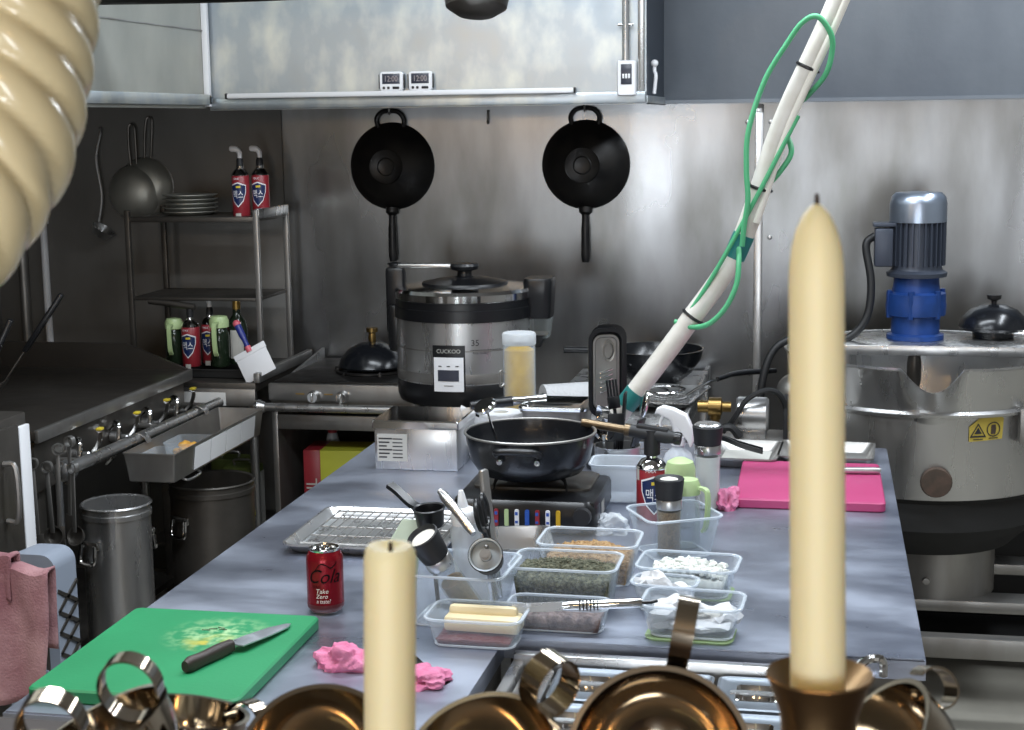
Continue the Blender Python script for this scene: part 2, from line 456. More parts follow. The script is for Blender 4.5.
bm = BM(); box(bm, (.002, 0, .245), (.006, 2.98, .004)); done('seam', bm, M['steel_d'], h)

bm = BM(); box(bm, (0, 0, 0), (1.15, .02, .017), .005); d = thing('light_bar', 'long slim pale metal bar across the bottom of the back hood', 'light bar', (-1.348, 4.877, 1.808))
done('bar', bm, M['white'], d)
bm = BM(); box(bm, (.578, 0, 0), (.006, .022, .019), .003); box(bm, (-.578, 0, 0), (.006, .022, .019), .003); done('end_cap', bm, M['black'], d)
# two kitchen timers
def timer(x, label):
    t = thing('kitchen_timer', label, 'timer', (x, 4.889, 1.846), group='kitchen timers on the hood')
    bm = BM(); loft(bm, [(0, .078, .062, .012), (.012, .078, .062, .012), (.016, .072, .056, .01)], RX(90)); done('case', bm, M['white'], t)
    bm = BM(); box(bm, (0, -.0165, .008), (.058, .002, .032), .0008); s = done('screen', bm, M['lcd'], t)
    bm = BM(); letters(bm, '12:00', .026, T(0, -.0178, .007), squash=.8); done('digits', bm, M['lcdink'], s)
    for bx, w in ((-.024, .008), (-.009, .008), (.016, .022)):
        bm = BM(); box(bm, (bx, -.0165, -.0205), (w, .004, .008), .0015); done('button', bm, M['black'], t)
    for s_ in (-1, 1):
        bm = BM(); box(bm, (s_ * .0405, -.006, 0), (.004, .012, .045), .0015); done('side_grip', bm, M['black'], t)
timer(-1.365, 'white kitchen timer on the hood, the left of the pair')
timer(-1.269, 'white kitchen timer on the hood, the right of the pair')
# switch box with conduit
s = thing('switch_box', 'white switch box with conduit at the right end of the hood', 'switch', (-.606, 4.889, 1.842))
bm = BM(); loft(bm, [(0, .058, .108, .006), (.022, .058, .108, .006), (.027, .052, .102, .006)], RX(90)); done('housing', bm, M['white'], s)
bm = BM(); box(bm, (0, -.0285, .012), (.034, .004, .062), .002); done('window', bm, M['lcd'], s)
bm = BM()
for i in range(3): box(bm, (-.009 + .009 * i, -.032, .006), (.006, .006, .014), .001)
done('breaker', bm, M['white'], s)
bm = BM(); tube(bm, [(-.004, -.012, .054), (-.004, -.012, .9)], .011, 12); done('conduit', bm, M['steel'], s)
bm = BM(); box(bm, (-.004, -.010, .163), (.05, .012, .008), .002); done('clamp', bm, M['chrome'], s)
# duct at the top
d = thing('overhead_duct', 'dark soot-coated duct pipe hanging along the top of the hood', 'duct', (-1.37, 4.0, 2.088))
bm = BM(); tube(bm, [(-.60, 0, .004), (-.2, 0, .0), (.2, 0, .003), (.60, 0, .0)], .05, 14, k=6); done('pipe', bm, M['iron'], d)
bm = BM(); lathe(bm, [(0, -.0), (.05, .0), (.08, .02), (.088, .06), (.088, .17), (0, .17)], 26, T(.475, .03, -.098) @ RX(-12)); done('end_fitting', bm, M['sooty'], d)
for x in (-.45, .2):
    bm = BM(); tube(bm, [(x, 0, .04), (x, 0, .76)], .006, 8); done('hanger_rod', bm, M['steel_d'], d)

# ------------------------------------------------------------------ woks on the wall
def wok(name, x, z, label):
    w = thing(name, label, 'wok', (x, 5.497, z), group='woks on the back wall')
    m = RX(90)
    bm = BM(); lathe(bm, [(0, .088), (.058, .088), (.062, .091), (.066, .088), (.10, .075), (.135, .04), (.152, .012), (.158, .004), (.158, .0), (.152, .0), (.13, .034), (.095, .068), (.06, .08), (0, .08)], 48, m); done('bowl', bm, M['iron'], w)
    bm = BM(); lathe(bm, [(.028, .0885), (.03, .0905), (.033, .0885)], 32, m); done('base_ring', bm, M['iron'], w)
    bm = BM(); tube(bm, [(-.048, -.012, .142), (-.05, -.02, .172), (-.026, -.022, .196), (.026, -.022, .196), (.05, -.02, .172), (.048, -.012, .142)], .0085, 8, k=6); done('loop_handle', bm, M['iron'], w)
    bm = BM(); tube(bm, [(0, -.014, -.15), (0, -.02, -.19), (0, -.024, -.26), (0, -.022, -.345)], [.024, .013, .015, .016, .013], 10, k=4); done('long_handle', bm, M['iron'], w)
    bm = BM(); tube(bm, [(0, .002, .235), (0, -.018, .232), (0, -.028, .205), (0, -.026, .189), (0, -.034, .192)], .004, 8, k=4); done('wall_hook', bm, M['steel_d'], w)
wok('hanging_wok', -1.542, 1.558, 'black wok hanging on the back wall above the rice cooker')
wok('hanging_wok', -.83, 1.558, 'black wok hanging on the back wall left of the white pole')
bm = BM(); tube(bm, [(0, -.002, .03), (0, -.02, .028), (0, -.022, -.01), (0, -.03, -.004)], .004, 8, k=4)
o = done('wall_hook', bm, M['steel_d']); o.location = (-1.18, 5.5, 1.72); tag(o, 'small empty hook on the back wall between the two woks', 'hook')

# ------------------------------------------------------------------ left corner: rack, counter and bottles
rk = thing('wire_rack_shelf', 'dark metal rack with a raised shelf in the back left corner', 'shelf rack', (-2.13, 5.17, 0))
for x in (-.235, .235):
    for y in (-.15, .15):
        bm = BM(); box(bm, (x, y, 1.14), (.018, .018, .575), .002); done('post', bm, M['steel_d'] if x > 0 else M['sooty'], rk)
bm = BM(); box(bm, (-.0, 0, 1.395), (.475, .3, .018), .003); done('top_shelf', bm, M['sooty'], rk)
bm = BM(); box(bm, (.238, 0, 1.414), (.016, .3, .034), .003); done('end_rail', bm, M['steel'], rk)
bm = BM(); box(bm, (0, 0, 1.12), (.465, .3, .012), .003); done('rear_bar', bm, M['sooty'], rk)
ct = thing('side_counter', 'narrow dark steel counter under the rack in the left corner', 'counter', (-2.105, 5.18, 0))
bm = BM(); box(bm, (-.0, 0, .835), (.46, .56, .03), .004); done('top', bm, M['sooty'], ct)
bm = BM(); box(bm, (0, -.282, .80), (.46, .012, .06), .003); done('front_edge', bm, M['steel_d'], ct)
bm = BM(); box(bm, (.234, 0, .867), (.022, .56, .034), .003); done('end_rail', bm, M['steel_d'], ct)
for x in (-.2, .21):
    for y in (-.26, .26):
        bm = BM(); tube(bm, [(x, y, 0), (x, y, .82)], .015, 12); done('leg', bm, M['steel'], ct)
bm = BM(); box(bm, (-.01, 0, .26), (.42, .5, .02), .003); done('lower_shelf', bm, M['sooty'], ct)
bm = BM(); box(bm, (.03, -.2895, .795), (.19, .002, .045)); done('paper_label', bm, M['paper'], ct, 'crumpled white paper label')
# plates: individual metal dishes
for i in range(5):
    bm = BM(); lathe(bm, [(0, 0), (.07, 0), (.093, .011), (.097, .012), (.097, .014), (.092, .014), (.07, .003), (0, .003)], 32)
    o = done('metal_plate', bm, M['galv_dim']); o.location = (-2.19, 5.16, 1.404 + .0145 * i)
    tag(o, ['lowest', 'second lowest', 'middle', 'second highest', 'topmost'][i] + ' metal plate in the stack on the rack shelf', 'plate', 'stacked metal plates')

HANGUL = '맥스'
def gas_can(name, loc, label, cat, group=None, torch=True, h=.17, r=.033, rz=0, grand='can'):
    c = thing(name, label, cat, loc, (0, 0, rz), group)
    bm = BM(); lathe(bm, [(0, .0), (r - .002, 0), (r, .003), (r, h), (r - .002, h + .003), (r - .006, h + .004), (0, h + .004)], 32); body = done('can_body', bm, M['redlab'], c)
    bm = BM(); lathe(bm, [(r - .001, h + .003), (r + .001, h + .006), (r - .002, h + .011), (r - .01, h + .022), (.013, h + .027), (.012, h + .036), (0, h + .036)], 32); done('dome', bm, M['chrome'], c)
    I = T(0, 0, h * .55)
    bm = BM(); sh = [(-.03, .032), (0, .042), (.03, .032), (.029, .008), (.018, -.024), (0, -.044), (-.018, -.024), (-.029, .008)]
    patch(bm, sh, I, r, .0004); s = done('shield_border', bm, M['white'], body)
    bm = BM(); patch(bm, [(x * .9, z * .9) for x, z in sh], I, r, .0008); done('shield', bm, M['navy'], body)
    bm = BM(); letters(bm, HANGUL, .031, I @ T(0, 0, -.002), r + .0008, ext=.0005, squash=.7); done('lettering', bm, M['white'], body)
    bm = BM(); letters(bm, 'MAX', .011, RZ(-13) @ I @ T(0, 0, .053), r + .0004, shear=.3); done('small_lettering', bm, M['white'], body)
    bm = BM(); patch(bm, [(-.006, .022), (.010, .023), (.010, .030), (-.006, .029)], I, r, .0012); done('gold_mark', bm, M['yellow'], body)
    bm = BM(); patch(bm, [(-.008, -.08), (.012, -.08), (.012, -.064), (-.008, -.064)], RZ(-6) @ I, r, .0004); patch(bm, [(-.047, .03), (-.036, .03), (-.036, .06), (-.047, .06)], I, r, .0004); done('fine_print', bm, M['label'], body)
    return c
def trigger(c, z, m, s=1, flip=1):
    """spray / torch head seen on the small cans"""
    bm = BM(); lathe(bm, [(.012 * s, z), (.012 * s, z + .02 * s), (.009 * s, z + .028 * s), (0, z + .028 * s)], 16); done('collar', bm, M['blackm'], c)
    bm = BM(); tube(bm, [(0, 0, z + .02 * s), (0, 0, z + .045 * s), (-.012 * s * flip, 0, z + .058 * s), (-.034 * s * flip, 0, z + .060 * s)], [.008 * s, .009 * s, .011 * s, .008 * s], 10, k=4); done('nozzle_head', bm, m, c)
sx = [(-1.972, 5.09, 'red gas can on the rack top shelf, left of the pair'), (-1.915, 5.13, 'red gas can on the rack top shelf, right of the pair')]
for x, y, lb in sx:
    c = gas_can('gas_can', (x, y, 1.404), lb, 'gas can', 'red gas cans in the left corner', h=.135, r=.03); trigger(c, .17, M['white'])
for x, y, lb, f in ((-2.155, 5.03, 'red gas can on the corner counter, left of its pair', 1), (-2.115, 5.11, 'red gas can on the corner counter, right of its pair with white nozzle', 0)):
    c = gas_can('gas_can', (x, y, .885), lb, 'gas can', 'red gas cans in the left corner', h=.135, r=.032)
    if f:
        bm = BM(); tube(bm, [(0, 0, .17), (0, 0, .2)], .012, 12); done('collar', bm, M['blackm'], c)
        bm = BM(); tube(bm, [(.02, 0, .206), (-.04, 0, .214), (-.10, 0, .222), (-.15, 0, .226)], [.012, .013, .012, .011], 12, k=3); done('torch_head', bm, M['sooty'], c)
    else: trigger(c, .17, M['white'])
# bottle tray on the counter
bm = BM(); tub(bm, .34, .2, .032, .35, .21, .01, .003); o = done('bottle_tray', bm, M['dark']); o.location = (-2.11, 5.08, .851)
tag(o, 'low black tray under the bottles on the corner counter', 'tray')
def oil_jar(loc, label, sc=1.0, rz=0, gl='olive', group=None):
    j = thing('oil_dispenser', label, 'oil dispenser', loc, (0, 0, rz), group)
    bm = BM(); lathe(bm, [(0, 0), (.024, 0), (.027, .004), (.027, .085), (.024, .1), (.019, .108), (.019, .114), (.017, .114), (.017, .106), (.025, .085), (.025, .005), (0, .004)], 24, Matrix.Scale(sc, 4)); done('bottle', bm, M[gl], j)
    bm = BM(); lathe(bm, [(.02, .108), (.027, .11), (.0275, .128), (.022, .14), (0, .143)], 24, Matrix.Scale(sc, 4)); done('lid', bm, M['limelid'], j)
    bm = BM(); s = Matrix.Scale(sc, 4); strap(bm, [(.004, -.026, .125), (.004, -.045, .12), (.004, -.048, .09), (.004, -.044, .05), (.004, -.036, .035)], (1, 0, 0), .012, .006, s); done('handle', bm, M['limelid'], j)
    return j
oil_jar((-2.225, 5.05, .887), 'oil dispenser with pale green lid beside the griddle, leftmost on the corner counter', 1.15)
oil_jar((-2.045, 5.02, .887), 'oil dispenser with pale green lid between red can and wine bottle', 1.25)
w = thing('wine_bottle', 'dark bottle with gold neck and white label on the corner counter', 'bottle', (-2.01, 5.10, .887))
bm = BM(); lathe(bm, [(0, 0), (.034, 0), (.036, .004), (.036, .125), (.03, .15), (.015, .172), (.013, .2), (.013, .215), (0, .215)], 28); done('glass', bm, M['olive'], w)
bm = BM(); lathe(bm, [(.0135, .185), (.014, .2), (.014, .222), (.016, .224), (.016, .231), (0, .232)], 20); done('neck_foil', bm, M['gold'], w)
bm = BM(); patch(bm, [(-.014, .02), (.034, .02), (.034, .12), (-.014, .12)], Matrix.Identity(4), .036, .0005); done('paper_label', bm, M['label'], w)
# scraper
s = thing_m('scraper', 'wide steel scraper with blue handle leaning in the left corner', 'scraper', T(-1.86, 4.925, .868) @ RX(-14) @ RY(-29))
bm = BM(); box(bm, (0, 0, .045), (.115, .003, .085), .001); box(bm, (0, 0, .098), (.12, .008, .022), .002); done('blade', bm, M['white'], s, 'pale steel blade')
bm = BM(); tube(bm, [(0, 0, .115), (0, 0, .16), (0, 0, .2)], [.009, .012, .012], 12, k=3); done('handle', bm, M['bluehandle'], s)
bm = BM(); tube(bm, [(0, 0, .098), (0, 0, .118)], .011, 12); ball(bm, (0, 0, .206), (.0135, .0135, .014)); done('handle_tip', bm, M['pinktip'], s)

# wall-hung tools at left
def strainer(x, y, z, r, label, rz=0):
    s = thing('hanging_strainer', label, 'strainer', (x, y, z), (0, rz, 0), 'strainers on the left wall')
    bm = BM(); lathe(bm, [(0, .05), (r * .6, .042), (r * .9, .02), (r, 0), (r * 1.03, -.002), (r * 1.03, .004), (r * .92, .024), (r * .6, .047), (0, .055)], 32, RX(90)); done('bowl', bm, M['galv_dim'], s)
    bm = BM(); tube(bm, [(r * 1.02 * math.cos(2 * PI * i / 24), 0, r * 1.02 * math.sin(2 * PI * i / 24)) for i in range(24)], .004, 6, True); done('rim', bm, M['steel'], s)
    bm = BM(); tube(bm, [(-.012, 0, r), (-.014, -.005, r + .07), (-.012, -.005, r + .14), (0, -.002, r + .155), (.012, -.005, r + .14), (.014, -.005, r + .07), (.012, 0, r)], .005, 8, k=5); done('handle', bm, M['sooty'], s)
strainer(-2.535, 5.46, 1.468, .1, 'round strainer hanging front of two left of the plate stack')
strainer(-2.50, 5.485, 1.49, .105, 'second strainer half hidden behind the front one', 6)
l = thing('hanging_ladle', 'steel ladle hanging on the dark wall left of the strainers', 'ladle', (-2.68, 5.45, 1.30))
bm = BM(); tube(bm, [(.005, .03, .41), (.015, .02, .40), (.0, .0, .3), (.015, -.0, .16), (-.002, .0, .06)], .005, 8, k=6); done('handle', bm, M['steel'], l)
bm = BM(); lathe(bm, [(0, -.035), (.03, -.027), (.045, 0), (.047, 0), (.032, -.03), (0, -.039)], 24, T(.02, -.01, .035) @ RY(35)); done('bowl', bm, M['steel'], l)
for x, r, z0, z1, lb, mm in ((-2.93, .014, .95, 1.4, 'thin white pipe rising on the left wall', 'white'), (-3.02, .02, .9, 1.74, 'thicker grey pipe at the far left of the back wall', 'steel_d')):
    bm = BM(); tube(bm, [(0, 0, z0 - .95), (0, 0, z1)], r, 10); lathe(bm, [(r + .008, z1 - .05), (r + .008, z1 - .02)], 10); o = done('wall_pipe', bm, M[mm]); o.location = (x, 5.5 - r - .004, 0); tag(o, lb, 'pipe')

# ------------------------------------------------------------------ griddle with rail and trough
g = thing('griddle', 'large dark flat-top griddle along the left wall', 'griddle', (-2.09, 4.315, 0))
bm = BM(); box(bm, (-.34, 0, .80), (.66, 1.02, .15), .004); done('body', bm, M['sooty'], g)
bm = BM(); box(bm, (-.34, .0, .888), (.70, 1.06, .03), .005); done('hotplate', bm, M['griddle'], g)
bm = BM(); box(bm, (.008, 0, .887), (.014, 1.06, .036), .003); done('front_lip', bm, M['steel_d'], g)
bm = BM(); prism(bm, [(-.69, .9), (.015, .9), (-.22, .99), (-.69, .99)], .014, T(0, .53, 0) @ RX(90)); done('end_guard', bm, M['griddle'], g)
bm = BM(); box(bm, (-.69, 0, .96), (.016, 1.06, .12), .003); done('rear_guard', bm, M['griddle'], g)
for y in (-.46, .46):
    for x in (-.62, -.05):
        bm = BM(); box(bm, (x, y, .363), (.05, .05, .725), .004); done('leg', bm, M['sooty'], g)
bm = BM(); box(bm, (-.34, 0, .2), (.6, .94, .02)); done('lower_shelf', bm, M['sooty'], g)
for i, y in enumerate((-.30, -.05, .17, .38)):
    v = BM(); lathe(v, [(.016, 0), (.016, .02), (.009, .024), (.009, .05), (0, .05)], 16, T(-.008, y, .79) @ RY(90)); vv = done('gas_valve', v, M['steel'], g)
    v = BM(); strap(v, [(.045, y, .79), (.06, y + .02, .81), (.06, y + .045, .84), (.05, y + .05, .85)], (1, 0, 0), .012, .005); done('valve_lever', v, M['chrome'], vv)
    v = BM(); tube(v, [(.0, y - .06, .72), (.035, y - .06, .76), (.04, y - .045, .83), (.02, y - .03, .84), (.0, y - .03, .82)], .008, 8, k=5); done('gas_pipe', v, M['chrome'], g)
    v = BM(); box(v, (.056, y + .05, .856), (.018, .022, .008), .003); done('lever_tip', v, M['yellow'], vv, 'yellow lever tip')
bm = BM(); tube(bm, [(.10, -.56, .803), (.10, .54, .79)], .017, 14); done('rail', bm, M['steel'], g)
bm = BM(); lathe(bm, [(0, -.03), (.012, -.03), (.027, -.022), (.028, .012), (.02, .02), (.018, .03)], 20, T(.10, -.55, .803) @ RX(-90)); done('rail_end', bm, M['steel'], g)
for y in (-.4, .1, .46):
    bm = BM(); box(bm, (.05, y, .796), (.10, .02, .012), .003); done('rail_bracket', bm, M['steel_d'], g)
t = thing('hanging_trough', 'long steel trough hooked on the griddle rail holding snack tubs', 'trough', (-1.885, 4.42, .70))
bm = BM(); tub(bm, .14, .70, .088, .16, .72, .006, .002, .004); done('trough', bm, M['steel_d'], t)
for y in (-.2, .25):
    bm = BM(); strap(bm, [(-.07, y, .086), (-.08, y, .105), (-.105, y, .114), (-.125, y, .098)], (0, 1, 0), .03, .003); done('hook', bm, M['steel'], t)
bm = BM(); tube(bm, [(.05, -.26, -.002), (.07, -.25, -.012), (.07, -.16, -.012), (.05, -.15, -.002)], .004, 8, k=4); done('lower_handle', bm, M['steel'], t)
for i in range(4):
    bm = BM(); m = T(.077, -.155 + .125 * i, .045) @ RY(6.5); rings(bm, [[m @ Vector((q, -.06, -.035)), m @ Vector((q, .06, -.035)), m @ Vector((q, .06, .034)), m @ Vector((q, -.06, .034))] for q in (.0, .0014)]); done('paper_label', bm, M['white'], t)
for y, lb, fill, fm in ((-.24, 'small clear tub with a brown roll at near end of trough', 0, 'crumb'), (-.06, 'small clear tub with orange snacks in the hanging trough', 1, 'orange')):
    c = thing('snack_tub', lb, 'tub', (-1.892, 4.42 + y, .7035), group='tubs in the trough')
    bm = BM(); tub(bm, .095, .13, .065, .11, .145, .02, .0015, .004); done('tub', bm, M['clear'], c)
    bm = BM()
    if fill:
        for k in range(9): ball(bm, (random.uniform(-.025, .03), random.uniform(-.04, .04), .02 + .012 * (k // 3)), (.02, .022, .013), seg=8, jit=.5)
    else:
        tube(bm, [(.0, -.03, .035), (.02, -.01, .04), (0, .02, .035), (-.02, 0, .038)], .011, 10, k=5)
    done('snacks', bm, M[fm], c)['kind'] = 'stuff'
# utensils hung from the near end of the griddle rail
def hung(x, y, z, ln, label, kind):
    u = thing('hanging_utensil', label, 'utensil', (x, y, z), (random.uniform(-3, 3), random.uniform(-3, 3), random.uniform(-25, 25)), 'utensils hanging from the griddle rail')
    bm = BM(); strap(bm, [(0, 0, .0), (.012, 0, -.004), (.014, 0, -.02), (0, 0, -.03), (-.012, 0, -.022), (-.012, 0, -.006), (0, 0, 0)], (0, 1, 0), .014, .0025); done('hanging_loop', bm, M['steel_d'], u)
    bm = BM(); box(bm, (0, 0, -.03 - ln / 2), (.012, .005, ln), .002); done('handle', bm, M['steel_d'], u)
    bm = BM()
    if kind: lathe(bm, [(0, -.022), (.02, -.014), (.026, 0), (.028, 0), (.02, -.017), (0, -.025)], 18, T(0, 0, -.04 - ln) @ RX(70))
    else: box(bm, (0, 0, -.06 - ln), (.03, .005, .07), .002)
    done('head', bm, M['sooty'], u)
for a in ((-2.035, 3.67, .855, .18, 'flat turner, leftmost of the utensils hanging below the griddle corner', 0), (-2.0, 3.68, .845, .165, 'ladle, second from left of the utensils below the griddle corner', 1), (-1.985, 3.72, .885, .2, 'utensil in the middle of those below the griddle corner', 0),
          (-1.955, 3.73, .905, .19, 'tallest utensil, its loop highest below the griddle corner', 0), (-1.935, 3.70, .84, .16, 'dark ladle, rightmost of the utensils by the rail end', 1)): hung(*a)
bm = BM()
# long handles lying on the griddle
for p0, p1, lb in (((-2.30, 3.80, .915), (-2.17, 3.85, 1.20), 'black-handled turner leaning at the left edge of the griddle'), ((-2.36, 4.02, .915), (-2.13, 4.07, 1.245), 'black-handled spatula leaning on the griddle, right of its twin')):
    u = thing_m('spatula', lb, 'spatula', align(p0, p1), 'spatulas on the griddle')
    L_ = (Vector(p1) - Vector(p0)).length
    bm2 = BM(); box(bm2, (0, 0, L_ * .75), (.026, .016, L_ * .5), .006); done('handle', bm2, M['black'], u)
    bm2 = BM(); box(bm2, (0, 0, L_ * .28), (.014, .004, L_ * .5), .001); box(bm2, (0, 0, .05), (.07, .003, .1), .001); done('blade', bm2, M['sooty'], u)
bm.free()
# stock pots under the griddle edge
def stockpot(x, y, z, r, h, label, m, n='stock_pot'):
    p = thing(n, label, 'pot', (x, y, z), (0, 0, -25), 'stock pots by the griddle')
    bm = BM(); lathe(bm, [(0, 0), (r - .008, 0), (r, .008), (r, h - .035), (r + .004, h - .033), (r + .004, h - .02), (r, h - .018), (r, h - .004), (r + .006, h), (r + .002, h + .004), (r - .004, h), (r - .004, .01), (0, .006)], 48); done('body', bm, m, p)
    for s_ in (-1, 1):
        bm = BM()
        for dx in (-.03, .03): box(bm, (dx, s_ * (r + .004), h - .1), (.014, .012, .022), .003)
        box(bm, (0, s_ * (r + .008), h - .095), (.075, .006, .014), .002)
        b = done('bracket', bm, M['chrome'], p)
        bm = BM(); tube(bm, [(-.028, s_ * (r + .01), h - .1), (-.03, s_ * (r + .016), h - .14), (-.02, s_ * (r + .018), h - .152), (.02, s_ * (r + .018), h - .152), (.03, s_ * (r + .016), h - .14), (.028, s_ * (r + .01), h - .1)], .006, 8, k=4); done('bail_handle', bm, M['chrome'], p)
stockpot(-1.955, 3.98, .20, .095, .46, 'bright steel stock pot with bail handles below the griddle rail', M['steel'])
stockpot(-1.86, 4.45, .20, .13, .42, 'dark sooty stock pot below the hanging trough', M['sooty'])
bm = BM(); box(bm, (0, 0, .185), (.42, 1.0, .028), .004)
for x in (-.18, .18):
    for y in (-.46, .46): box(bm, (x, y, .086), (.03, .03, .172))
o = done('low_pot_bench', bm, M['sooty']); o.location = (-1.87, 4.25, 0); tag(o, 'low dark bench carrying the stock pots', 'bench')
# olive tins under the counter
for x, y, lb in ((-2.06, 5.11, 'olive green square tin under the corner counter, behind the other'), (-1.965, 4.985, 'olive green square tin with pale side under the counter, nearer one')):
    t = thing('oil_tin', lb, 'tin', (x, y, .271), (0, 0, 0), 'oil tins under the counter')
    bm = BM(); loft(bm, [(0, .115, .10, .008), (.27, .115, .10, .008), (.274, .11, .095, .008)]); done('body', bm, M['greytin'], t)
    bm = BM(); box(bm, (.0582, 0, .13), (.002, .09, .24)); done('side_label', bm, M['label'], t)
    bm = BM(); tube(bm, [(-.03, 0, .274), (-.03, 0, .292), (.03, 0, .292), (.03, 0, .274)], .005, 8, k=3); done('handle', bm, M['steel_d'], t)

# ------------------------------------------------------------------ cabinet, crate and cloth at the left edge
f = thing('metal_cabinet', 'dark steel cabinet cut off at the left edge, with white strip', 'cabinet', (-2.25, 3.04, 0))
bm = BM(); box(bm, (0, 0, .52), (.68, .78, 1.02), .006); done('body', bm, M['sooty'], f)
bm = BM(); box(bm, (.345, -.02, .53), (.014, .70, .96), .003); d = done('door', bm, M['sooty'], f)
bm = BM(); tube(bm, [(.355, .245, .93), (.385, .245, .92), (.385, .245, .80), (.355, .245, .79)], .007, 8, k=4); done('handle', bm, M['steel_d'], d)
bm = BM(); box(bm, (.343, .363, .535), (.012, .05, .93), .002); done('door_strip', bm, M['white'], f, 'pale white plastic strip with printed marks')
c = thing('plastic_crate', 'grey plastic crate standing on end beside the cabinet', 'crate', (-1.772, 3.15, 0))
bm = BM(); loft(bm, [(-.11, .12, .74, .035), (.0, .13, .75, .035)], T(0, .0, .377) @ RX(90)); box(bm, (0, .055, .006), (.11, .10, .012)); done('shell', bm, M['crate'], c)
bm = BM(); loft(bm, [(0, .09, .69, .025), (.004, .09, .69, .025)], T(-.005, .001, .38) @ RX(90)); done('recess', bm, M['sooty'], c)
bm = BM()
for i in range(4): box(bm, (-.04 + .023 * i, -.006, .38), (.005, .006, .67))
for i in range(10): box(bm, (-.005, -.006, .08 + .066 * i), (.085, .006, .005))
done('rib_grid', bm, M['crate'], c)
bm = BM()
for i in range(12):
    z = .06 + .05 * i
    for s_ in (-1, 1):
        m = T(.0645, .055, z + .03) @ RX(62 * s_ )
        box(bm, (0, 0, 0), (.004, .009, .108), 0, m)
done('lattice', bm, M['sooty'], c)
# towel draped over a small stand rail
st = thing('towel_stand', 'thin metal stand under the mauve towels at the left edge', 'stand', (-1.72, 2.9, 0))
for x in (-.12, .1):
    bm = BM(); tube(bm, [(x, 0, 0), (x, 0, .785)], .008, 8); done('leg', bm, M['steel_d'], st)
bm = BM(); tube(bm, [(-.13, 0, .785), (.12, 0, .785)], .009, 8); done('rail', bm, M['steel_d'], st)
def towel(x0, w, z, l1, l2, amp, seed, label, yo=0):
    bm = BM(); nu, nv = 26, 34; V = []
    for j in range(nv + 1):
        row = []
        for i in range(nu + 1):
            u = i / nu; v = j / nv; s = v * (l1 + l2) - l1
            fall = max(0, abs(s) - .02)
            rip = amp * (noise.noise(Vector((u * 4.2 + seed, s * 1.5, seed))) + .5 * math.sin(u * 17 + seed + s * 3)) * min(1, fall / .08)
            yy = (-.016 - .12 * fall * .3 if s < 0 else .016) * min(1, abs(s) / .02)
            zz = z - fall + .012 * noise.noise(Vector((u * 6, s * 5, seed + 4)))
            xx = x0 + (u - .5) * w * (1 - .12 * fall / .3) + .012 * noise.noise(Vector((u * 3, s * 7, seed)))
            row.append(bm.verts.new((xx, yy + rip + yo, zz)))
        V.append(row)
    for a, b in zip(V, V[1:]):
        for i in range(nu): bm.faces.new((a[i], a[i + 1], b[i + 1], b[i]))
    o = done('towel', bm, M['mauve']); sm = o.modifiers.new('thickness', 'SOLIDIFY'); sm.thickness = .005; sm.offset = 0
    o.location = (-1.72, 2.9, 0); tag(o, label, 'towel', 'mauve towels at the left edge'); return o
towel(-.01, .30, .80, .31, .2, .018, 1.3, 'dusty mauve towel hanging low over the stand at the left edge')
towel(-.04, .2, .826, .11, .08, .02, 6.1, 'crumpled darker mauve towel heaped on top of the hanging one')

# ------------------------------------------------------------------ stoves along the back wall
s = thing('gas_stove', 'steel gas stove with open cavity left of the rice cooker', 'stove', (-1.55, 5.2, 0))
bm = BM(); box(bm, (0, 0, .795), (.56, .56, .09), .004); done('body', bm, M['steel_d'], s)
bm = BM(); box(bm, (0, .01, .845), (.55, .53, .014), .003); done('hob', bm, M['iron'], s)
bm = BM(); box(bm, (0, -.282, .82), (.565, .02, .058), .003); done('front_fascia', bm, M['steel_d'], s)
bm = BM(); prism(bm, [(-.27, .80), (.27, .80), (.27, .89), (-.27, .83)], .01, T(-.275, 0, 0) @ RZ(90) @ RX(90)); done('side_guard', bm, M['steel'], s)
for x in (-.27, .27):
    bm = BM(); box(bm, (x, 0, .375), (.02, .55, .75), .002); done('side_panel', bm, M['steel_d'], s)
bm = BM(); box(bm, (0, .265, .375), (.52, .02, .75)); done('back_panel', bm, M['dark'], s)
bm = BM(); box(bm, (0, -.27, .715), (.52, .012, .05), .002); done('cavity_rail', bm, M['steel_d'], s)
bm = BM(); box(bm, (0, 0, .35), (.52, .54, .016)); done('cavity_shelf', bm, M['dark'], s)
bm = BM(); tube(bm, [(-.29, -.33, .775), (.215, -.33, .775)], .0145, 14); lathe(bm, [(0, -.008), (.022, -.006), (.026, .006), (.02, .02), (.016, .03)], 18, T(-.31, -.33, .775) @ RY(90)); done('hand_rail', bm, M['steel'], s)
for x in (-.12, -.02):
    bm = BM(); lathe(bm, [(0, .0), (.022, 0), (.022, .012), (.017, .02), (.017, .03), (0, .03)], 22, T(x, -.288, .808) @ RX(90)); box(bm, (x, -.322, .808), (.006, .008, .034), .002); done('knob', bm, M['chrome'], s)
    bm = BM(); box(bm, (x - .05, -.294, .816), (.03, .002, .004)); done('knob_mark', bm, M['gold'], s)
for r_ in (.05, .085, .11):
    pass
bm = BM()
tube(bm, [(.0 + .12 * math.cos(i * PI / 12), -.02 + .12 * math.sin(i * PI / 12), .858) for i in range(24)], .006, 6, True)
for k in range(6):
    a = k * PI / 3; tube(bm, [(.05 * math.cos(a), -.02 + .05 * math.sin(a), .858), (.13 * math.cos(a), -.02 + .13 * math.sin(a), .862), (.13 * math.cos(a), -.02 + .13 * math.sin(a), .85)], .006, 6)
done('pan_support', bm, M['iron'], s)
l = thing('dome_lid', 'black dome lid with brass knob on the left stove', 'lid', (-1.54, 5.17, .872))
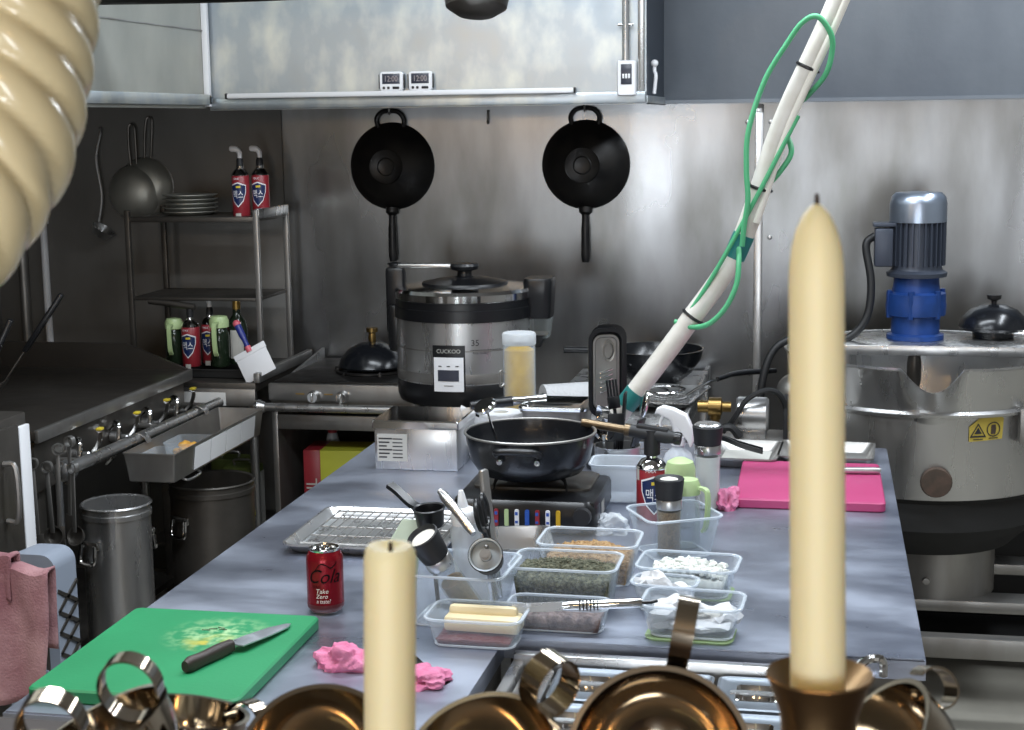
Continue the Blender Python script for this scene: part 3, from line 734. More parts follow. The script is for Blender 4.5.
bm = BM(); lathe(bm, [(.118, .0), (.121, .006), (.112, .03), (.085, .062), (.045, .082), (0, .09)], 40); done('dome', bm, M['enamel'], l)
bm = BM(); lathe(bm, [(.012, .086), (.014, .1), (.012, .118), (.02, .122), (.02, .136), (0, .138)], 20); done('knob', bm, M['brassv'], l)
# carton and red funnel bottle in the cavity
c = thing('food_carton', 'yellow and red carton lying in the stove cavity', 'carton', (-1.63, 5.05, .359), (0, 0, 4))
bm = BM(); box(bm, (.02, 0, .125), (.2, .16, .25), .003); done('box', bm, M['carton'], c)
bm = BM(); box(bm, (-.082, -.0, .125), (.06, .163, .252), .003); e = done('red_panel', bm, M['redlab'], c)
bm = BM(); letters(bm, 'OIL', .055, T(-.082, -.083, .11) @ RY(-90)); done('lettering', bm, M['label'], e)
bm = BM(); patch(bm, [(-.05 + .09 * math.cos(t * PI / 12), .03 + .09 * math.sin(t * PI / 12)) for t in range(13)], T(.07, -.0805, .03)); done('red_curve', bm, M['redlab'], c)
bm = BM(); ball(bm, (.08, -.081, .21), (.012, .001, .014)); ball(bm, (.085, -.081, .19), (.008, .001, .014)); done('leaf_print', bm, M['leafgreen'], c)
b = thing('red_capped_bottle', 'bottle with flared red cap behind the carton in the stove', 'bottle', (-1.70, 5.18, .359))
bm = BM(); lathe(bm, [(0, 0), (.03, 0), (.03, .22), (.016, .27), (.016, .29), (0, .29)], 20); done('body', bm, M['milky'], b)
bm = BM(); lathe(bm, [(.017, .27), (.018, .29), (.032, .315), (.03, .325), (0, .325)], 20); done('cap', bm, M['redlab'], b)

# central stand under the cooker
s = thing('appliance_stand', 'dark steel stand carrying the rice cooker behind the table', 'stand', (-1.035, 4.67, 0))
bm = BM(); box(bm, (-.05, -.0, .775), (.46, .43, .03), .004); done('top', bm, M['steel_d'], s)
for x in (-.25, .15):
    for y in (-.19, .19):
        bm = BM(); box(bm, (x, y, .38), (.035, .035, .76), .003); done('leg', bm, M['steel_d'], s)
bm = BM(); box(bm, (-.05, 0, .30), (.42, .40, .02)); done('lower_shelf', bm, M['steel_d'], s)
b = thing('cooker_base_ring', 'black round base ring under the rice cooker', 'base ring', (-1.09, 4.68, .79))
bm = BM(); lathe(bm, [(.10, 0), (.15, 0), (.15, .05), (.14, .064), (.10, .064), (.10, 0)], 30)
done('ring', bm, M['black'], b)
bm = BM()
for k in range(4):
    a = R(45 + 90 * k); box(bm, (.15 * math.cos(a), .15 * math.sin(a), .031), (.04, .04, .06), .006)
done('foot', bm, M['black'], b)

# ------------------------------------------------------------------ rice cooker
c = thing('rice_cooker', 'large steel and black commercial rice cooker with hinged lid', 'rice cooker', (-1.09, 4.68, .855), (0, 0, 0))
r = .215
bm = BM(); lathe(bm, [(0, 0), (r - .03, 0), (r - .008, .01), (r, .03), (r, .075), (r - .002, .078), (0, .078)], 56); done('base', bm, M['black'], c)
bm = BM(); lathe(bm, [(r - .001, .075), (r - .001, .265), (0, .265)], 56); done('body', bm, M['steel'], c)
bm = BM(); lathe(bm, [(r, .080), (r + .0005, .082), (r + .0005, .108), (r, .11)], 56); lathe(bm, [(r, .178), (r + .0006, .178), (r + .0006, .182), (r, .182)], 56); done('lower_band', bm, M['steel_d'], c)
bm = BM(); lathe(bm, [(r - .002, .264), (r + .004, .266), (r + .004, .30), (r + .001, .302), (r + .001, .325), (0, .325)], 56); done('collar', bm, M['black'], c)
bm = BM(); lathe(bm, [(r + .001, .323), (r + .004, .326), (r + .004, .346), (r - .004, .356), (.15, .362), (.13, .364), (0, .364)], 56); ld = done('lid', bm, M['chrome'], c)
bm = BM(); lathe(bm, [(.135, .362), (.132, .37), (.08, .38), (.05, .384), (0, .385)], 48); done('lid_top', bm, M['black'], ld)
bm = BM(); lathe(bm, [(.036, .382), (.024, .388), (.022, .402), (.042, .408), (.046, .418), (.042, .426), (0, .429)], 32); done('knob', bm, M['black'], ld)
# carrying arm: upright at the left and bar to the knob
bm = BM(); box(bm, (-r - .006, -.0, .31), (.06, .05, .21), .012); box(bm, (-r - .004, 0, .225), (.05, .08, .15), .016); done('hinge_post', bm, M['black'], c)
bm = BM(); box(bm, (-.125, .0, .418), (.24, .03, .014), .005); done('lid_arm', bm, M['steel'], c)
bm = BM(); lathe(bm, [(0, 0), (.02, 0), (.022, .01), (0, .014)], 18, T(-r - .01, 0, .416)); done('hinge_cap', bm, M['black'], c)
bm = BM(); loft(bm, [(0, .075, .10, .02), (.07, .085, .115, .025), (.11, .09, .12, .025), (.122, .082, .112, .02)], T(r + .022, 0, .262)); done('latch_housing', bm, M['black'], c)
bm = BM(); loft(bm, [(0, .06, .08, .015), (.06, .078, .1, .02)], T(r + .02, 0, .20)); done('drip_cup', bm, M['glass'], c)
bm = BM(); loft(bm, [(0, .03, .06, .01), (.04, .07, .09, .015)], T(r + .012, 0, .17)); done('latch_base', bm, M['black'], c)
m = RZ(-1) @ T(0, 0, .117)
bm = BM(); patch(bm, [(-.05, -.062), (.05, -.062), (.05, .082), (-.05, .082)], m, r, .003); p = done('control_frame', bm, M['black'], c)
bm = BM(); patch(bm, [(-.046, -.058), (.045, -.058), (.045, .046), (-.046, .046)], m, r, .0045); done('control_panel', bm, M['white'], c)
bm = BM(); patch(bm, [(-.033, -.026), (.031, -.026), (.031, .008), (-.033, .008)], m, r, .0055); done('switch_window', bm, M['lcd'], p)
bm = BM(); letters(bm, 'CUCKOO', .017, m @ T(0, 0, .064), r + .0035, ext=.0003, squash=1.0); done('maker_lettering', bm, M['label'], p)
bm = BM()
for x in (-.026, 0, .026): patch(bm, [(x - .005, .018), (x + .005, .018), (x + .005, .021), (x - .005, .021)], m, r, .0055)
patch(bm, [(-.014, -.041), (.014, -.041), (.014, -.039), (-.014, -.039)], m, r, .0055); done('panel_print', bm, M['ink'], p)
bm = BM(); m2 = RZ(20.5) @ T(0, 0, .205); letters(bm, '35', .026, m2, r + .0005, ext=.0003)
m3 = RZ(16) @ T(.0, 0, .183); patch(bm, [(.002, 0), (.10, 0), (.10, .0016), (.002, .0016)], m3, r, .0006); letters(bm, 'Rice cooker', .010, RZ(25) @ T(0, 0, .175), r + .0005, ext=.0003); done('size_lettering', bm, M['ink'], c)

# ------------------------------------------------------------------ right stove with pans
s = thing('steel_side_table', 'low steel table with pans right of the rice cooker', 'table', (-.612, 4.96, 0))
bm = BM(); box(bm, (.0, .0, .815), (.46, 1.0, .03), .004); box(bm, (.222, 0, .835), (.016, 1.0, .03), .003); done('top', bm, M['steel'], s)
for x in (-.2, .21):
    for y in (-.46, .46):
        bm = BM(); box(bm, (x, y, .40), (.03, .03, .80), .003); done('leg', bm, M['steel'], s)
bm = BM(); box(bm, (.0, 0, .3), (.42, .94, .02)); done('lower_shelf', bm, M['steel_d'], s)
w = thing('frying_wok', 'black deep wok with dark handle resting on the steel side table', 'wok', (-.545, 5.17, .831), (0, 0, 0))
bm = BM(); lathe(bm, [(0, 0), (.07, 0), (.12, .04), (.15, .085), (.158, .118), (.163, .12), (.155, .12), (.145, .085), (.115, .043), (.068, .006), (0, .006)], 44); done('bowl', bm, M['enamel'], w)
bm = BM()
for x in (-.07, -.045): ball(bm, (x, -.128, .085), (.006, .004, .006), seg=8)
done('rivet', bm, M['chrome'], w)
bm = BM(); tube(bm, [(-.15, -.05, .10), (-.2, -.07, .118), (-.3, -.1, .125)], [.008, .011, .012], 10, k=4); done('handle', bm, M['black'], w)
t = thing('drain_tray', 'shallow steel tray with mesh skimmers right of the upright pan', 'tray', (-.50, 4.80, .845), (0, 0, -7))
bm = BM(); tub(bm, .24, .30, .02, .27, .33, .02, .0015, .006); done('tray', bm, M['steel'], t)
for k in (0, 1):
    bm = BM(); lathe(bm, [(.07, .024), (.072, .027), (.07, .03), (.062, .03)], 26, T(-.03 + .06 * k, -.03 - .03 * k, .002 + .012 * k)); done('ring_inset', bm, M['chrome'], t)
k = thing('mesh_skimmer', 'round wire mesh skimmer with long black handle pointing right', 'skimmer', (-.47, 4.62, .885), (0, 0, 0), None)
bm = BM(); tube(bm, [(.075 * math.cos(i * PI / 14), .075 * math.sin(i * PI / 14), 0) for i in range(28)], .004, 6, True); done('rim', bm, M['steel'], k)
bm = BM()
for i in range(-5, 6):
    q = i * .0125; e = math.sqrt(max(0, .073 ** 2 - q * q))
    for d_ in (0, 1):
        pts = [(q, -e + 2 * e * t_ / 8, -.022 * (1 - (q * q + (-e + 2 * e * t_ / 8) ** 2) / .0055)) for t_ in range(9)]
        if d_: pts = [(y, x, z) for x, y, z in pts]
        tube(bm, pts, .0014, 4)
done('mesh', bm, M['steel_d'], k)
bm = BM(); tube(bm, [(.07, .02, 0), (.13, .08, .03), (.2, .16, .04)], .004, 8, k=4); done('neck', bm, M['chrome'], k)
bm = BM(); tube(bm, [(.16, .11, .038), (.22, .19, .045), (.33, .29, .038)], [.008, .009, .008], 10, k=4); done('handle', bm, M['black'], k)
# rolls on the stand, honing steel
w = thing('paper_roll', 'white paper roll lying on its side beside the yellow jar', 'paper roll', (-.735, 4.60, .8785), (0, 0, 0))
m = RZ(-62) @ RX(90)
bm = BM(); lathe(bm, [(.022, -.08), (.046, -.08), (.047, -.078), (.047, .1), (.022, .1), (.022, -.08)], 32, m); done('paper', bm, M['tissue'], w)
bm = BM(); lathe(bm, [(.0225, -.079), (.021, -.079), (.021, .099), (.0225, .099)], 24, m); done('core', bm, M['dark'], w)

# ------------------------------------------------------------------ valve assembly, pipes right of centre
v = thing('gas_valve_block', 'brass valve and steel motor block on a stand behind the trays', 'valve', (-.30, 4.42, 0))
bm = BM(); box(bm, (.10, .0, .80), (.30, .22, .02), .003)
for x in (-.03, .22):
    for y in (-.09, .09): box(bm, (x, y, .395), (.025, .025, .79), .002)
done('stand', bm, M['steel_d'], v)
bm = BM(); lathe(bm, [(0, -.045), (.018, -.045), (.018, -.016), (.027, -.014), (.027, .022), (.015, .026), (.015, .05), (0, .05)], 22, T(.0, 0, .895) @ RY(90)); done('brass_body', bm, M['brassv'], v)
bm = BM(); lathe(bm, [(.012, 0), (.012, .045), (.016, .047), (.016, .065), (0, .065)], 16, T(.005, 0, .812)); done('brass_stem', bm, M['brassv'], v)
bm = BM(); lathe(bm, [(0, 0), (.045, 0), (.05, .006), (.05, .085), (.044, .092), (0, .092)], 30, T(.065, -.0, .875) @ RY(90)); box(bm, (.11, 0, .822), (.08, .06, .03), .004); done('steel_drum', bm, M['steel'], v)
bm = BM(); tube(bm, [(.03, -.04, .83), (.06, -.06, .87), (.1, -.06, .93), (.16, -.05, .955), (.2, -.03, .92), (.21, 0, .83)], .008, 8, k=6); tube(bm, [(.0, -.06, .83), (.05, -.07, .85), (.08, -.07, .82)], .012, 8, k=4); done('cable_loop', bm, M['cable'], v)
bm = BM(); box(bm, (.205, .02, .86), (.012, .10, .13), .003); done('end_plate', bm, M['blackm'], v)

# ------------------------------------------------------------------ tilting kettle with stirring motor
K = thing('mixing_kettle', 'big round steel cooking kettle with a blue stirring motor above', 'kettle', (.30, 4.72, 0))
rk_ = .385
def spout(p, a):
    d = abs((a - 1.5 * PI + PI) % (2 * PI) - PI)
    hi = max(0, (p.z - .90) / .13)
    if d < .21 and hi > 0:
        s_ = math.cos(d / .21 * PI / 2) ** 1.0
        p = p.copy(); p.z -= .056 * s_ * hi; p.y -= .05 * s_ * hi
    return p
bm = BM(); lathe(bm, [(rk_ - .012, .655), (rk_ - .01, .66), (rk_ - .01, .88), (rk_ - .008, .888), (rk_ + .004, .892), (rk_ + .006, .90), (rk_ - .004, .908), (rk_ - .0, .92), (rk_ + .018, 1.02), (rk_ + .024, 1.026), (rk_ + .024, 1.032), (rk_ + .016, 1.03), (rk_ - .006, .92), (rk_ - .03, .8), (rk_ - .06, .62), (.25, .5), (0, .45)], 180, None, spout); done('vessel', bm, M['steel'], K)
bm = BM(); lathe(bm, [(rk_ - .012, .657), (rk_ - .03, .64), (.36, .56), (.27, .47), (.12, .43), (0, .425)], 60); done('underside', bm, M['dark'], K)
bm = BM(); lathe(bm, [(0, -.004), (.042, -.004), (.044, 0), (.04, .012), (0, .014)], 24, T(.02, -rk_ + .006, .71) @ RX(90)); done('drain_cap', bm, M['rust'], K)
bm = BM(); lathe(bm, [(0, .33), (.165, .33), (.165, .47), (0, .47)], 36, T(.05, -.08, 0)); lathe(bm, [(0, 0), (.012, 0), (.010, .008), (0, .009)], 12, T(.01, -.243, .385) @ RX(90)); done('pedestal', bm, M['steel_d'], K)
bm = BM(); box(bm, (.25, -.2, .315), (1.1, .10, .034), .003); box(bm, (.25, .2, .315), (1.1, .10, .034), .003); box(bm, (.25, -.42, .255), (1.1, .05, .06), .004)
for x in (-.28, .78):
    box(bm, (x, -.42, .15), (.05, .05, .16), .003); box(bm, (x, 0, .29), (.05, .9, .03), .003)
    for y in (-.42, .42): box(bm, (x, y, .145), (.05, .05, .29), .003)
done('base_frame', bm, M['steel_d'], K)
bm = BM(); box(bm, (.25, .36, .36), (1.1, .012, .62), .002); done('shade_panel', bm, M['dark'], K)  # added dark panel standing in for the shade behind the kettle frame
bm = BM(); box(bm, (.25, .22, .10), (1.0, .24, .012), .002); done('shade_sheet', bm, M['dark'], K)  # added dark sheet, paints the shadow on the floor beneath the frame
bm = BM(); box(bm, (.225, .09, 1.036), (.95, .28, .018), .004); box(bm, (.225, -.05, 1.03), (.95, .012, .03), .003)
for x in (-.235, .68): box(bm, (x, .19, .68), (.05, .08, .70), .004)
done('bridge_beam', bm, M['steel'], K)
bm = BM(); tube(bm, [(-.02, .10, .55), (-.02, .10, 1.04)], .018, 14); lathe(bm, [(.019, .9), (.022, .92), (.022, .97), (.019, .99)], 18, T(-.02, .10, 0)); done('stir_shaft', bm, M['sooty'], K)
bm = BM(); m = T(0, 0, .855); patch(bm, [(-.048, -.032), (.052, -.028), (.056, .03), (.045, .036), (-.018, .034), (-.048, .01)], RZ(23.5) @ m, rk_ - .01, .003); wp = done('warning_plate', bm, M['warn'], K)
bm = BM(); q = RZ(20) @ T(0, 0, .853)
tri = lambda s_: [(0 + .0, .022 * s_), (.024 * s_, -.018 * s_), (-.024 * s_, -.018 * s_)]
a_, b_ = tri(1), tri(.74)
for i in range(3):
    j = (i + 1) % 3; patch(bm, [a_[i], a_[j], b_[j], b_[i]], q, rk_ - .01, .0042)
patch(bm, tri(.45), q, rk_ - .01, .0042)
q2 = RZ(27) @ T(0, 0, .856); ringpoly(bm, .021, .018, q2, bend=rk_ - .01, ext=.0045)
patch(bm, [(-.014, -.026), (.014, -.026), (.014, -.0235), (-.014, -.0235)], q2, rk_ - .01, .0042); patch(bm, [(-.014, -.025), (.014, -.025), (.014, -.0225), (-.014, -.0225)], q, rk_ - .01, .0042); done('warning_symbol', bm, M['ink'], wp)
bm = BM(); patch(bm, [(-.008, -.013), (.006, -.014), (.008, .002), (.006, .013), (-.007, .013)], q2, rk_ - .01, .0045); done('hand_symbol', bm, M['rust'], wp)
bm = BM(); box(bm, (.262, -.30, .86), (.035, .03, .10), .003, None); done('side_bracket', bm, M['steel_d'], K)
bm = BM(); ball(bm, (-.38, -.06, .90), (.05, .06, .055)); done('tilt_knob', bm, M['steel_d'], K)
# motor (parts of the kettle)
mo = T(-.02, .10, 0)
bm = BM(); lathe(bm, [(0, 1.046), (.085, 1.046), (.085, 1.06), (.072, 1.064), (.072, 1.115), (.088, 1.12), (.09, 1.15), (.088, 1.16), (.088, 1.185), (.07, 1.19), (.066, 1.235), (0, 1.235)], 40, mo)
for k in range(6):
    a = k * PI / 3 + .3; lathe(bm, [(0, 1.112), (.009, 1.112), (.009, 1.195), (0, 1.197)], 8, mo @ T(.082 * math.cos(a), .082 * math.sin(a), 0))
done('gearbox', bm, M['bluem'], K)
bm = BM(); lathe(bm, [(.07, 1.233), (.088, 1.236), (.09, 1.248), (.076, 1.256), (.072, 1.27), (.072, 1.405), (0, 1.405)], 40, mo)
for k in range(28):
    a = 2 * PI * k / 28; box(bm, (.077, 0, 1.335), (.014, .004, .13), 0, mo @ RZ(math.degrees(a)))
mt_ = done('motor_body', bm, M['motor'], K)
bm = BM(); lathe(bm, [(.074, 1.398), (.084, 1.40), (.084, 1.455), (.08, 1.475), (.068, 1.487), (0, 1.492)], 40, mo); done('fan_cover', bm, M['capm'], K)
bm = BM(); box(bm, (-.12, .085, 1.325), (.055, .08, .115), .006); box(bm, (-.113, .085, 1.393), (.08, .07, .012), .003); done('terminal_box', bm, M['motor'], K)
bm = BM(); tube(bm, [(-.145, .075, 1.36), (-.172, .065, 1.33), (-.155, .05, 1.22), (-.165, .04, 1.12), (-.21, .03, 1.06), (-.27, .02, 1.047), (-.36, 0, 1.06), (-.44, -.02, 1.02), (-.475, -.04, .9), (-.475, -.04, .7), (-.45, 0, .5)], .012, 10, k=8); done('motor_cable', bm, M['cable'], K)
l = thing('kettle_lid', 'small black dome lid with handle resting on the kettle beam', 'lid', (.512, 4.86, 1.046))
bm = BM(); lathe(bm, [(.06, 0), (.062, .02), (.098, .026), (.102, .034), (.095, .06), (.07, .085), (.035, .1), (0, .104)], 40); done('dome', bm, M['enamel'], l)
bm = BM(); lathe(bm, [(.008, .1), (.008, .112), (.02, .118), (.022, .13), (0, .132)], 20); done('knob', bm, M['iron'], l)
bm = BM(); tube(bm, [(.03, -.05, .022), (.09, -.09, .03), (.16, -.11, .032)], .008, 8, k=4); done('side_handle', bm, M['chrome'], l)

# ------------------------------------------------------------------ white pole with green hose
PB, PM, PT = Vector((-.452, 3.70, 1.045)), Vector((-.194, 3.70, 1.417)), Vector((.025, 3.66, 1.977))
pl = thing('white_pole', 'long white plastic pole slanting down with teal tape and cable ties', 'pole', PB)
LOW = PB - (PM - PB) * .12
PP = [q - PB for q in spline([LOW, PB, PB.lerp(PM, .5) + Vector((.004, 0, -.006)), PM, PM.lerp(PT, .5) + Vector((-.012, 0, .004)), PT, PT + (PT - PM) * .8, PT + (PT - PM) * 1.535], 8)]
def along(z):
    k = min(range(len(PP) - 1), key=lambda i: abs(PP[i].z - z)); return PP[k], (PP[k + 1] - PP[k]).normalized()
bm = BM(); tube(bm, PP, .0245, 20); done('tube', bm, M['cut'], pl)
for z, h2, r2 in ((0.0, .045, .0262), (.372, .06, .0262)):
    q, d_ = along(z); bm = BM(); tube(bm, [q - d_ * h2 / 2, q + d_ * h2 / 2], r2, 18); done('tape', bm, M['teal'], pl)
for z in (.20, .52, .80):
    q, d_ = along(z); m = align(q, q + d_); bm = BM(); tube(bm, [(.0265 * math.cos(i * PI / 10), .0265 * math.sin(i * PI / 10), 0) for i in range(20)], .004, 6, True, mt=m); done('cable_tie', bm, M['black'], pl)
bm = BM(); tube(bm, [q + Vector((.014, -.016, -.008)) for q in PP[26:]], .010, 10); done('corrugated_sleeve', bm, M['cream'], pl)
bm = BM()
inv = Matrix.Translation(PB).inverted()
def ph(px_pts): return [inv @ Vector(p) for p in px_pts]
HOSE = [(-.185, 3.66, 1.42), (-.180, 3.655, 1.47), (-.172, 3.65, 1.53), (-.176, 3.65, 1.60), (-.172, 3.65, 1.688), (-.136, 3.65, 1.801), (-.085, 3.64, 1.885), (-.052, 3.63, 1.928), (-.019, 3.62, 1.938), (.010, 3.63, 1.90), (.013, 3.64, 1.86), (-.001, 3.65, 1.81), (-.040, 3.69, 1.765), (-.072, 3.72, 1.737), (-.088, 3.71, 1.687), (-.075, 3.69, 1.637), (-.10, 3.69, 1.592), (-.150, 3.69, 1.53), (-.19, 3.69, 1.44), (-.192, 3.66, 1.383), (-.197, 3.65, 1.33), (-.222, 3.65, 1.275), (-.262, 3.66, 1.235), (-.306, 3.68, 1.225), (-.345, 3.70, 1.235)]
tube(bm, ph(HOSE), .0065, 10, k=8)
tube(bm, ph([(-.38, 3.70, 1.16), (-.27, 3.68, 1.32), (-.16, 3.66, 1.52), (-.06, 3.66, 1.72)]), .0055, 8, k=8)
done('green_hose', bm, M['greenhose'], pl)

# ------------------------------------------------------------------ worktable
ZT = .85
t = thing('worktable', 'large stainless worktable filling the middle of the kitchen', 'table', (-.51, 3.1, 0))
def W(x, y): return (x + .51, y - 3.1)
bm = BM(); prism(bm, [W(-1.2, 2.03), W(-.52, 2.03), W(-.52, 2.475), W(.175, 2.475), W(.175, 4.12), W(-1.2, 4.12)], .035, T(0, 0, ZT - .035))
bmesh.ops.bevel(bm, geom=[e for e in bm.edges if all(v.co.z > ZT - .001 for v in e.verts)], offset=.003, segments=2, affect='EDGES'); done('worktop', bm, M['top'], t)
bm = BM()
box(bm, (.3375, 2.49 - 3.1, .785), (.675, .02, .065), .002); box(bm, (.67, .19, .785), (.02, 1.6, .065), .002); box(bm, (-.35, 2.05 - 3.1, .785), (.66, .02, .065), .002); box(bm, (-.675, -.02, .785), (.02, 2.05, .065), .002); box(bm, (-.02, 2.25 - 3.1, .79), (.016, .42, .05), .002)
done('apron', bm, M['sooty'], t)
for x, y in ((-1.16, 2.08), (-.57, 2.08), (.135, 2.52), (-1.16, 4.07), (.135, 4.07)):
    bm = BM(); a, b = W(x, y); box(bm, (a, b, .41), (.045, .045, .82), .004); done('leg', bm, M['sooty'], t)
bm = BM(); box(bm, (0, .2, .25), (1.3, 1.58, .02), .003); done('lower_shelf', bm, M['steel_d'], t)

# prep counter with sunken steel food pans
p = thing('prep_counter', 'refrigerated prep counter with sunken steel pans in front of the table', 'prep counter', (-.215, 2.19, 0))
bm = BM(); box(bm, (0, 0, .40), (.56, .52, .78), .004); done('cabinet', bm, M['steel_d'], p)
bm = BM(); box(bm, (0, .249, .815), (.56, .022, .05), .003); box(bm, (0, -.25, .81), (.56, .02, .04), .003)
for x in (-.271, .271): box(bm, (x, 0, .81), (.018, .50, .04), .003)
for y in (.0,): box(bm, (0, .075, .803), (.54, .012, .026), .002)
done('rim_frame', bm, M['steel'], p)
for yy, zz in ((.235, .845), (.21, .775)):
    bm = BM(); tube(bm, [(.255, yy - .08, zz - .02), (.285, yy, zz + .01), (.318, yy + .012, zz + .016), (.322, yy + .012, zz - .012)], .007, 8, k=5); done('lid_hinge_arm', bm, M['chrome'], p)
bm = BM(); lathe(bm, [(.010, 0), (.016, 0), (.016, .03), (0, .03)], 16, T(.286, .22, .78) @ RY(90)); done('pivot', bm, M['black'], p)
def panlid(x, y, w, d, lb):
    o = thing('food_pan_lid', lb, 'pan lid', (x, y, .818), (0, 0, 0), 'steel lids on the prep counter pans')
    bm = BM(); loft(bm, [(-.004, w - .012, d - .012, .012), (.002, w, d, .014), (.008, w, d, .014), (.0095, w - .008, d - .008, .012), (.006, w - .018, d - .018, .01)], cap0=False, cap1=False)
    hw, hd = .070, .068; out = rrect(w - .018, d - .018, .01, 5); n = len(out)
    hole = [(hw / 2 * 1.18 * math.cos(math.atan2(b / d, a / w)), hd / 2 * 1.25 * math.sin(math.atan2(b / d, a / w))) for a, b in out]
    rings(bm, [[Vector((a, b, .006)) for a, b in out], [Vector((a, b, .0085)) for a, b in hole]], False, False)
    bmesh.ops.remove_doubles(bm, verts=bm.verts[:], dist=.0005)
    done('cover', bm, M['lid_steel'], o)
    bm = BM(); rings(bm, [[Vector((a * 1.04, b * 1.05, .0085)) for a, b in hole], [Vector((a * 1.0, b * 1.0, .0095)) for a, b in hole], [Vector((a * .92, b * .9, .003)) for a, b in hole], [Vector((a * .74, b * .7, -.022)) for a, b in hole]], False, True); done('recess', bm, M['chrome'], o)
    bm = BM(); strap(bm, [(-hw * .58, 0, .008), (-hw * .3, 0, .0095), (hw * .3, 0, .0095), (hw * .58, 0, .008)], (0, 1, 0), .012, .003); done('grip_bar', bm, M['steel'], o)
names = [('far row, leftmost by the table corner', 'far row, middle behind the big copper bowl', 'far row, rightmost beside the tall candle'), ('near row, leftmost between the two copper cups', 'near row, hidden by the big copper bowl', 'near row, rightmost at the candlestick')]
for r_ in range(2):
    for c_ in range(3):
        panlid(-.352 + .131 * c_ , 2.345 - .158 * r_, .125, .145, 'steel pan lid with recessed grip, ' + names[r_][c_])
lone = thing('food_pan_lid', 'narrow steel lid strip at the left end of the prep counter', 'pan lid', (-.447, 2.265, .812))
bm = BM(); loft(bm, [(0, .05, .30, .006), (.008, .05, .30, .006), (.010, .046, .296, .006)]); done('cover', bm, M['steel'], lone)

# ------------------------------------------------------------------ boards, knife, can
b = thing('cutting_board', 'big green plastic cutting board at the front left of the table', 'cutting board', (-1.015, 2.275, ZT), (0, 0, .5))
bm = BM(); loft(bm, [(.0, .336, .396, .012), (.003, .342, .402, .014), (.019, .342, .402, .014), (.022, .336, .396, .012)]); done('board', bm, M['greenboard'], b)
bm = BM()
for x, y, a in ((.012, .105, 10), (.024, .112, -15), (.002, .098, 5), (.03, .104, 0)): box(bm, (0, 0, 0), (.014, .0016, .001), 0, T(x, y, .0226) @ RZ(a))
done('scraps', bm, M['herb'], b, 'tiny dark herb scraps')
k = thing('chef_knife', 'chef knife with dark wooden handle lying on the green board', 'knife', (-.93, 2.275, ZT + .0225), (0, 0, 72))
bm = BM(); prof = [(0, .012), (.05, .013), (.11, .010), (.145, .0), (.15, -.006), (.13, -.016), (.08, -.021), (.03, -.022), (.004, -.022)]
rings(bm, [[Vector((x, y, .0125 - .001)) for x, y in prof], [Vector((x, y, .0125 + .001)) for x, y in prof]])
for v in bm.verts: v.co.z -= .009 * max(0, v.co.x) / .15
done('blade', bm, M['blade'], k)
bm = BM(); loft(bm, [(0, .020, .016, .006), (-.03, .024, .019, .008), (-.07, .022, .018, .008), (-.10, .026, .019, .009), (-.112, .018, .014, .007)], T(0, 0, .011) @ RY(90)); done('handle', bm, M['wood'], k)
for x in (-.02, -.055, -.09):
    pass
c = thing('drink_can', 'red cola can standing behind the green cutting board', 'can', (-.866, 2.570, ZT), (0, 0, 21))
bm = BM(); lathe(bm, [(0, .004), (.022, .003), (.025, 0), (.029, .006)], 48)
lathe(bm, [(.0268, .1142), (.0275, .117), (.0272, .119), (.0258, .1195), (.0245, .1155), (0, .115)], 48); done('end_rims', bm, M['chrome'], c)
bm = BM(); lathe(bm, [(.0285, .005), (.0325, .011), (.033, .016), (.033, .098), (.0322, .104), (.0272, .1145)], 56); bd = done('body', bm, M['red'], c)
bm = BM(); lathe(bm, [(.0287, .0053), (.0327, .011), (.0332, .015), (.0332, .0195)], 56); done('dark_band', bm, M['sauce'], c)
bm = BM(); I = RZ(-9) @ T(0, 0, .072); letters(bm, 'Cola', .036, I, .0331, shear=.4, squash=.9)
strap(bm, [Vector((.0335 * math.sin(a), -.0335 * math.cos(a), z)) for a, z in ((-.62, .083), (-.3, .0955), (0, .094), (.25, .0885), (.5, .093), (.62, .098))], (0, 0, 1), .0022, .0005); letters(bm, 'ZERO', .0065, RZ(-32) @ T(0, 0, .054), .0331); done('script_lettering', bm, M['print_black'], c)
bm = BM(); letters(bm, 'Take', .0115, RZ(-14) @ T(0, 0, .046), .0331, shear=.2); letters(bm, 'Zero', .0105, RZ(-15) @ T(0, 0, .0365), .0331, shear=.2); letters(bm, 'a taste?', .0105, RZ(-10) @ T(0, 0, .0275), .0331, shear=.2, squash=.8); done('white_lettering', bm, M['cream'], c)
bm = BM(); tube(bm, [(.009 * math.cos(i * PI / 8), .005 + .012 * math.sin(i * PI / 8), .1165) for i in range(16)], .0015, 6, True); box(bm, (0, -.008, .116), (.006, .012, .0012)); done('pull_tab', bm, M['chrome'], c)

b = thing('cutting_board', 'bright pink cutting board at the far right of the table', 'cutting board', (-.02, 3.625, ZT), (0, 0, .2))
bm = BM(); loft(bm, [(.0, .325, .395, .012), (.003, .332, .402, .014), (.019, .332, .402, .014), (.022, .326, .396, .012)]); done('board', bm, M['pinkboard'], b)
k = thing('honing_rod', 'steel rod-like utensil handle lying on the pink board', 'utensil', (.04, 3.70, ZT + .0222), (0, 0, 6))
bm = BM(); lathe(bm, [(0, -.06), (.006, -.06), (.0075, -.04), (.0085, .09), (.007, .105), (0, .107)], 14, T(0, 0, .0087) @ RY(90)); done('handle', bm, M['steel'], k)

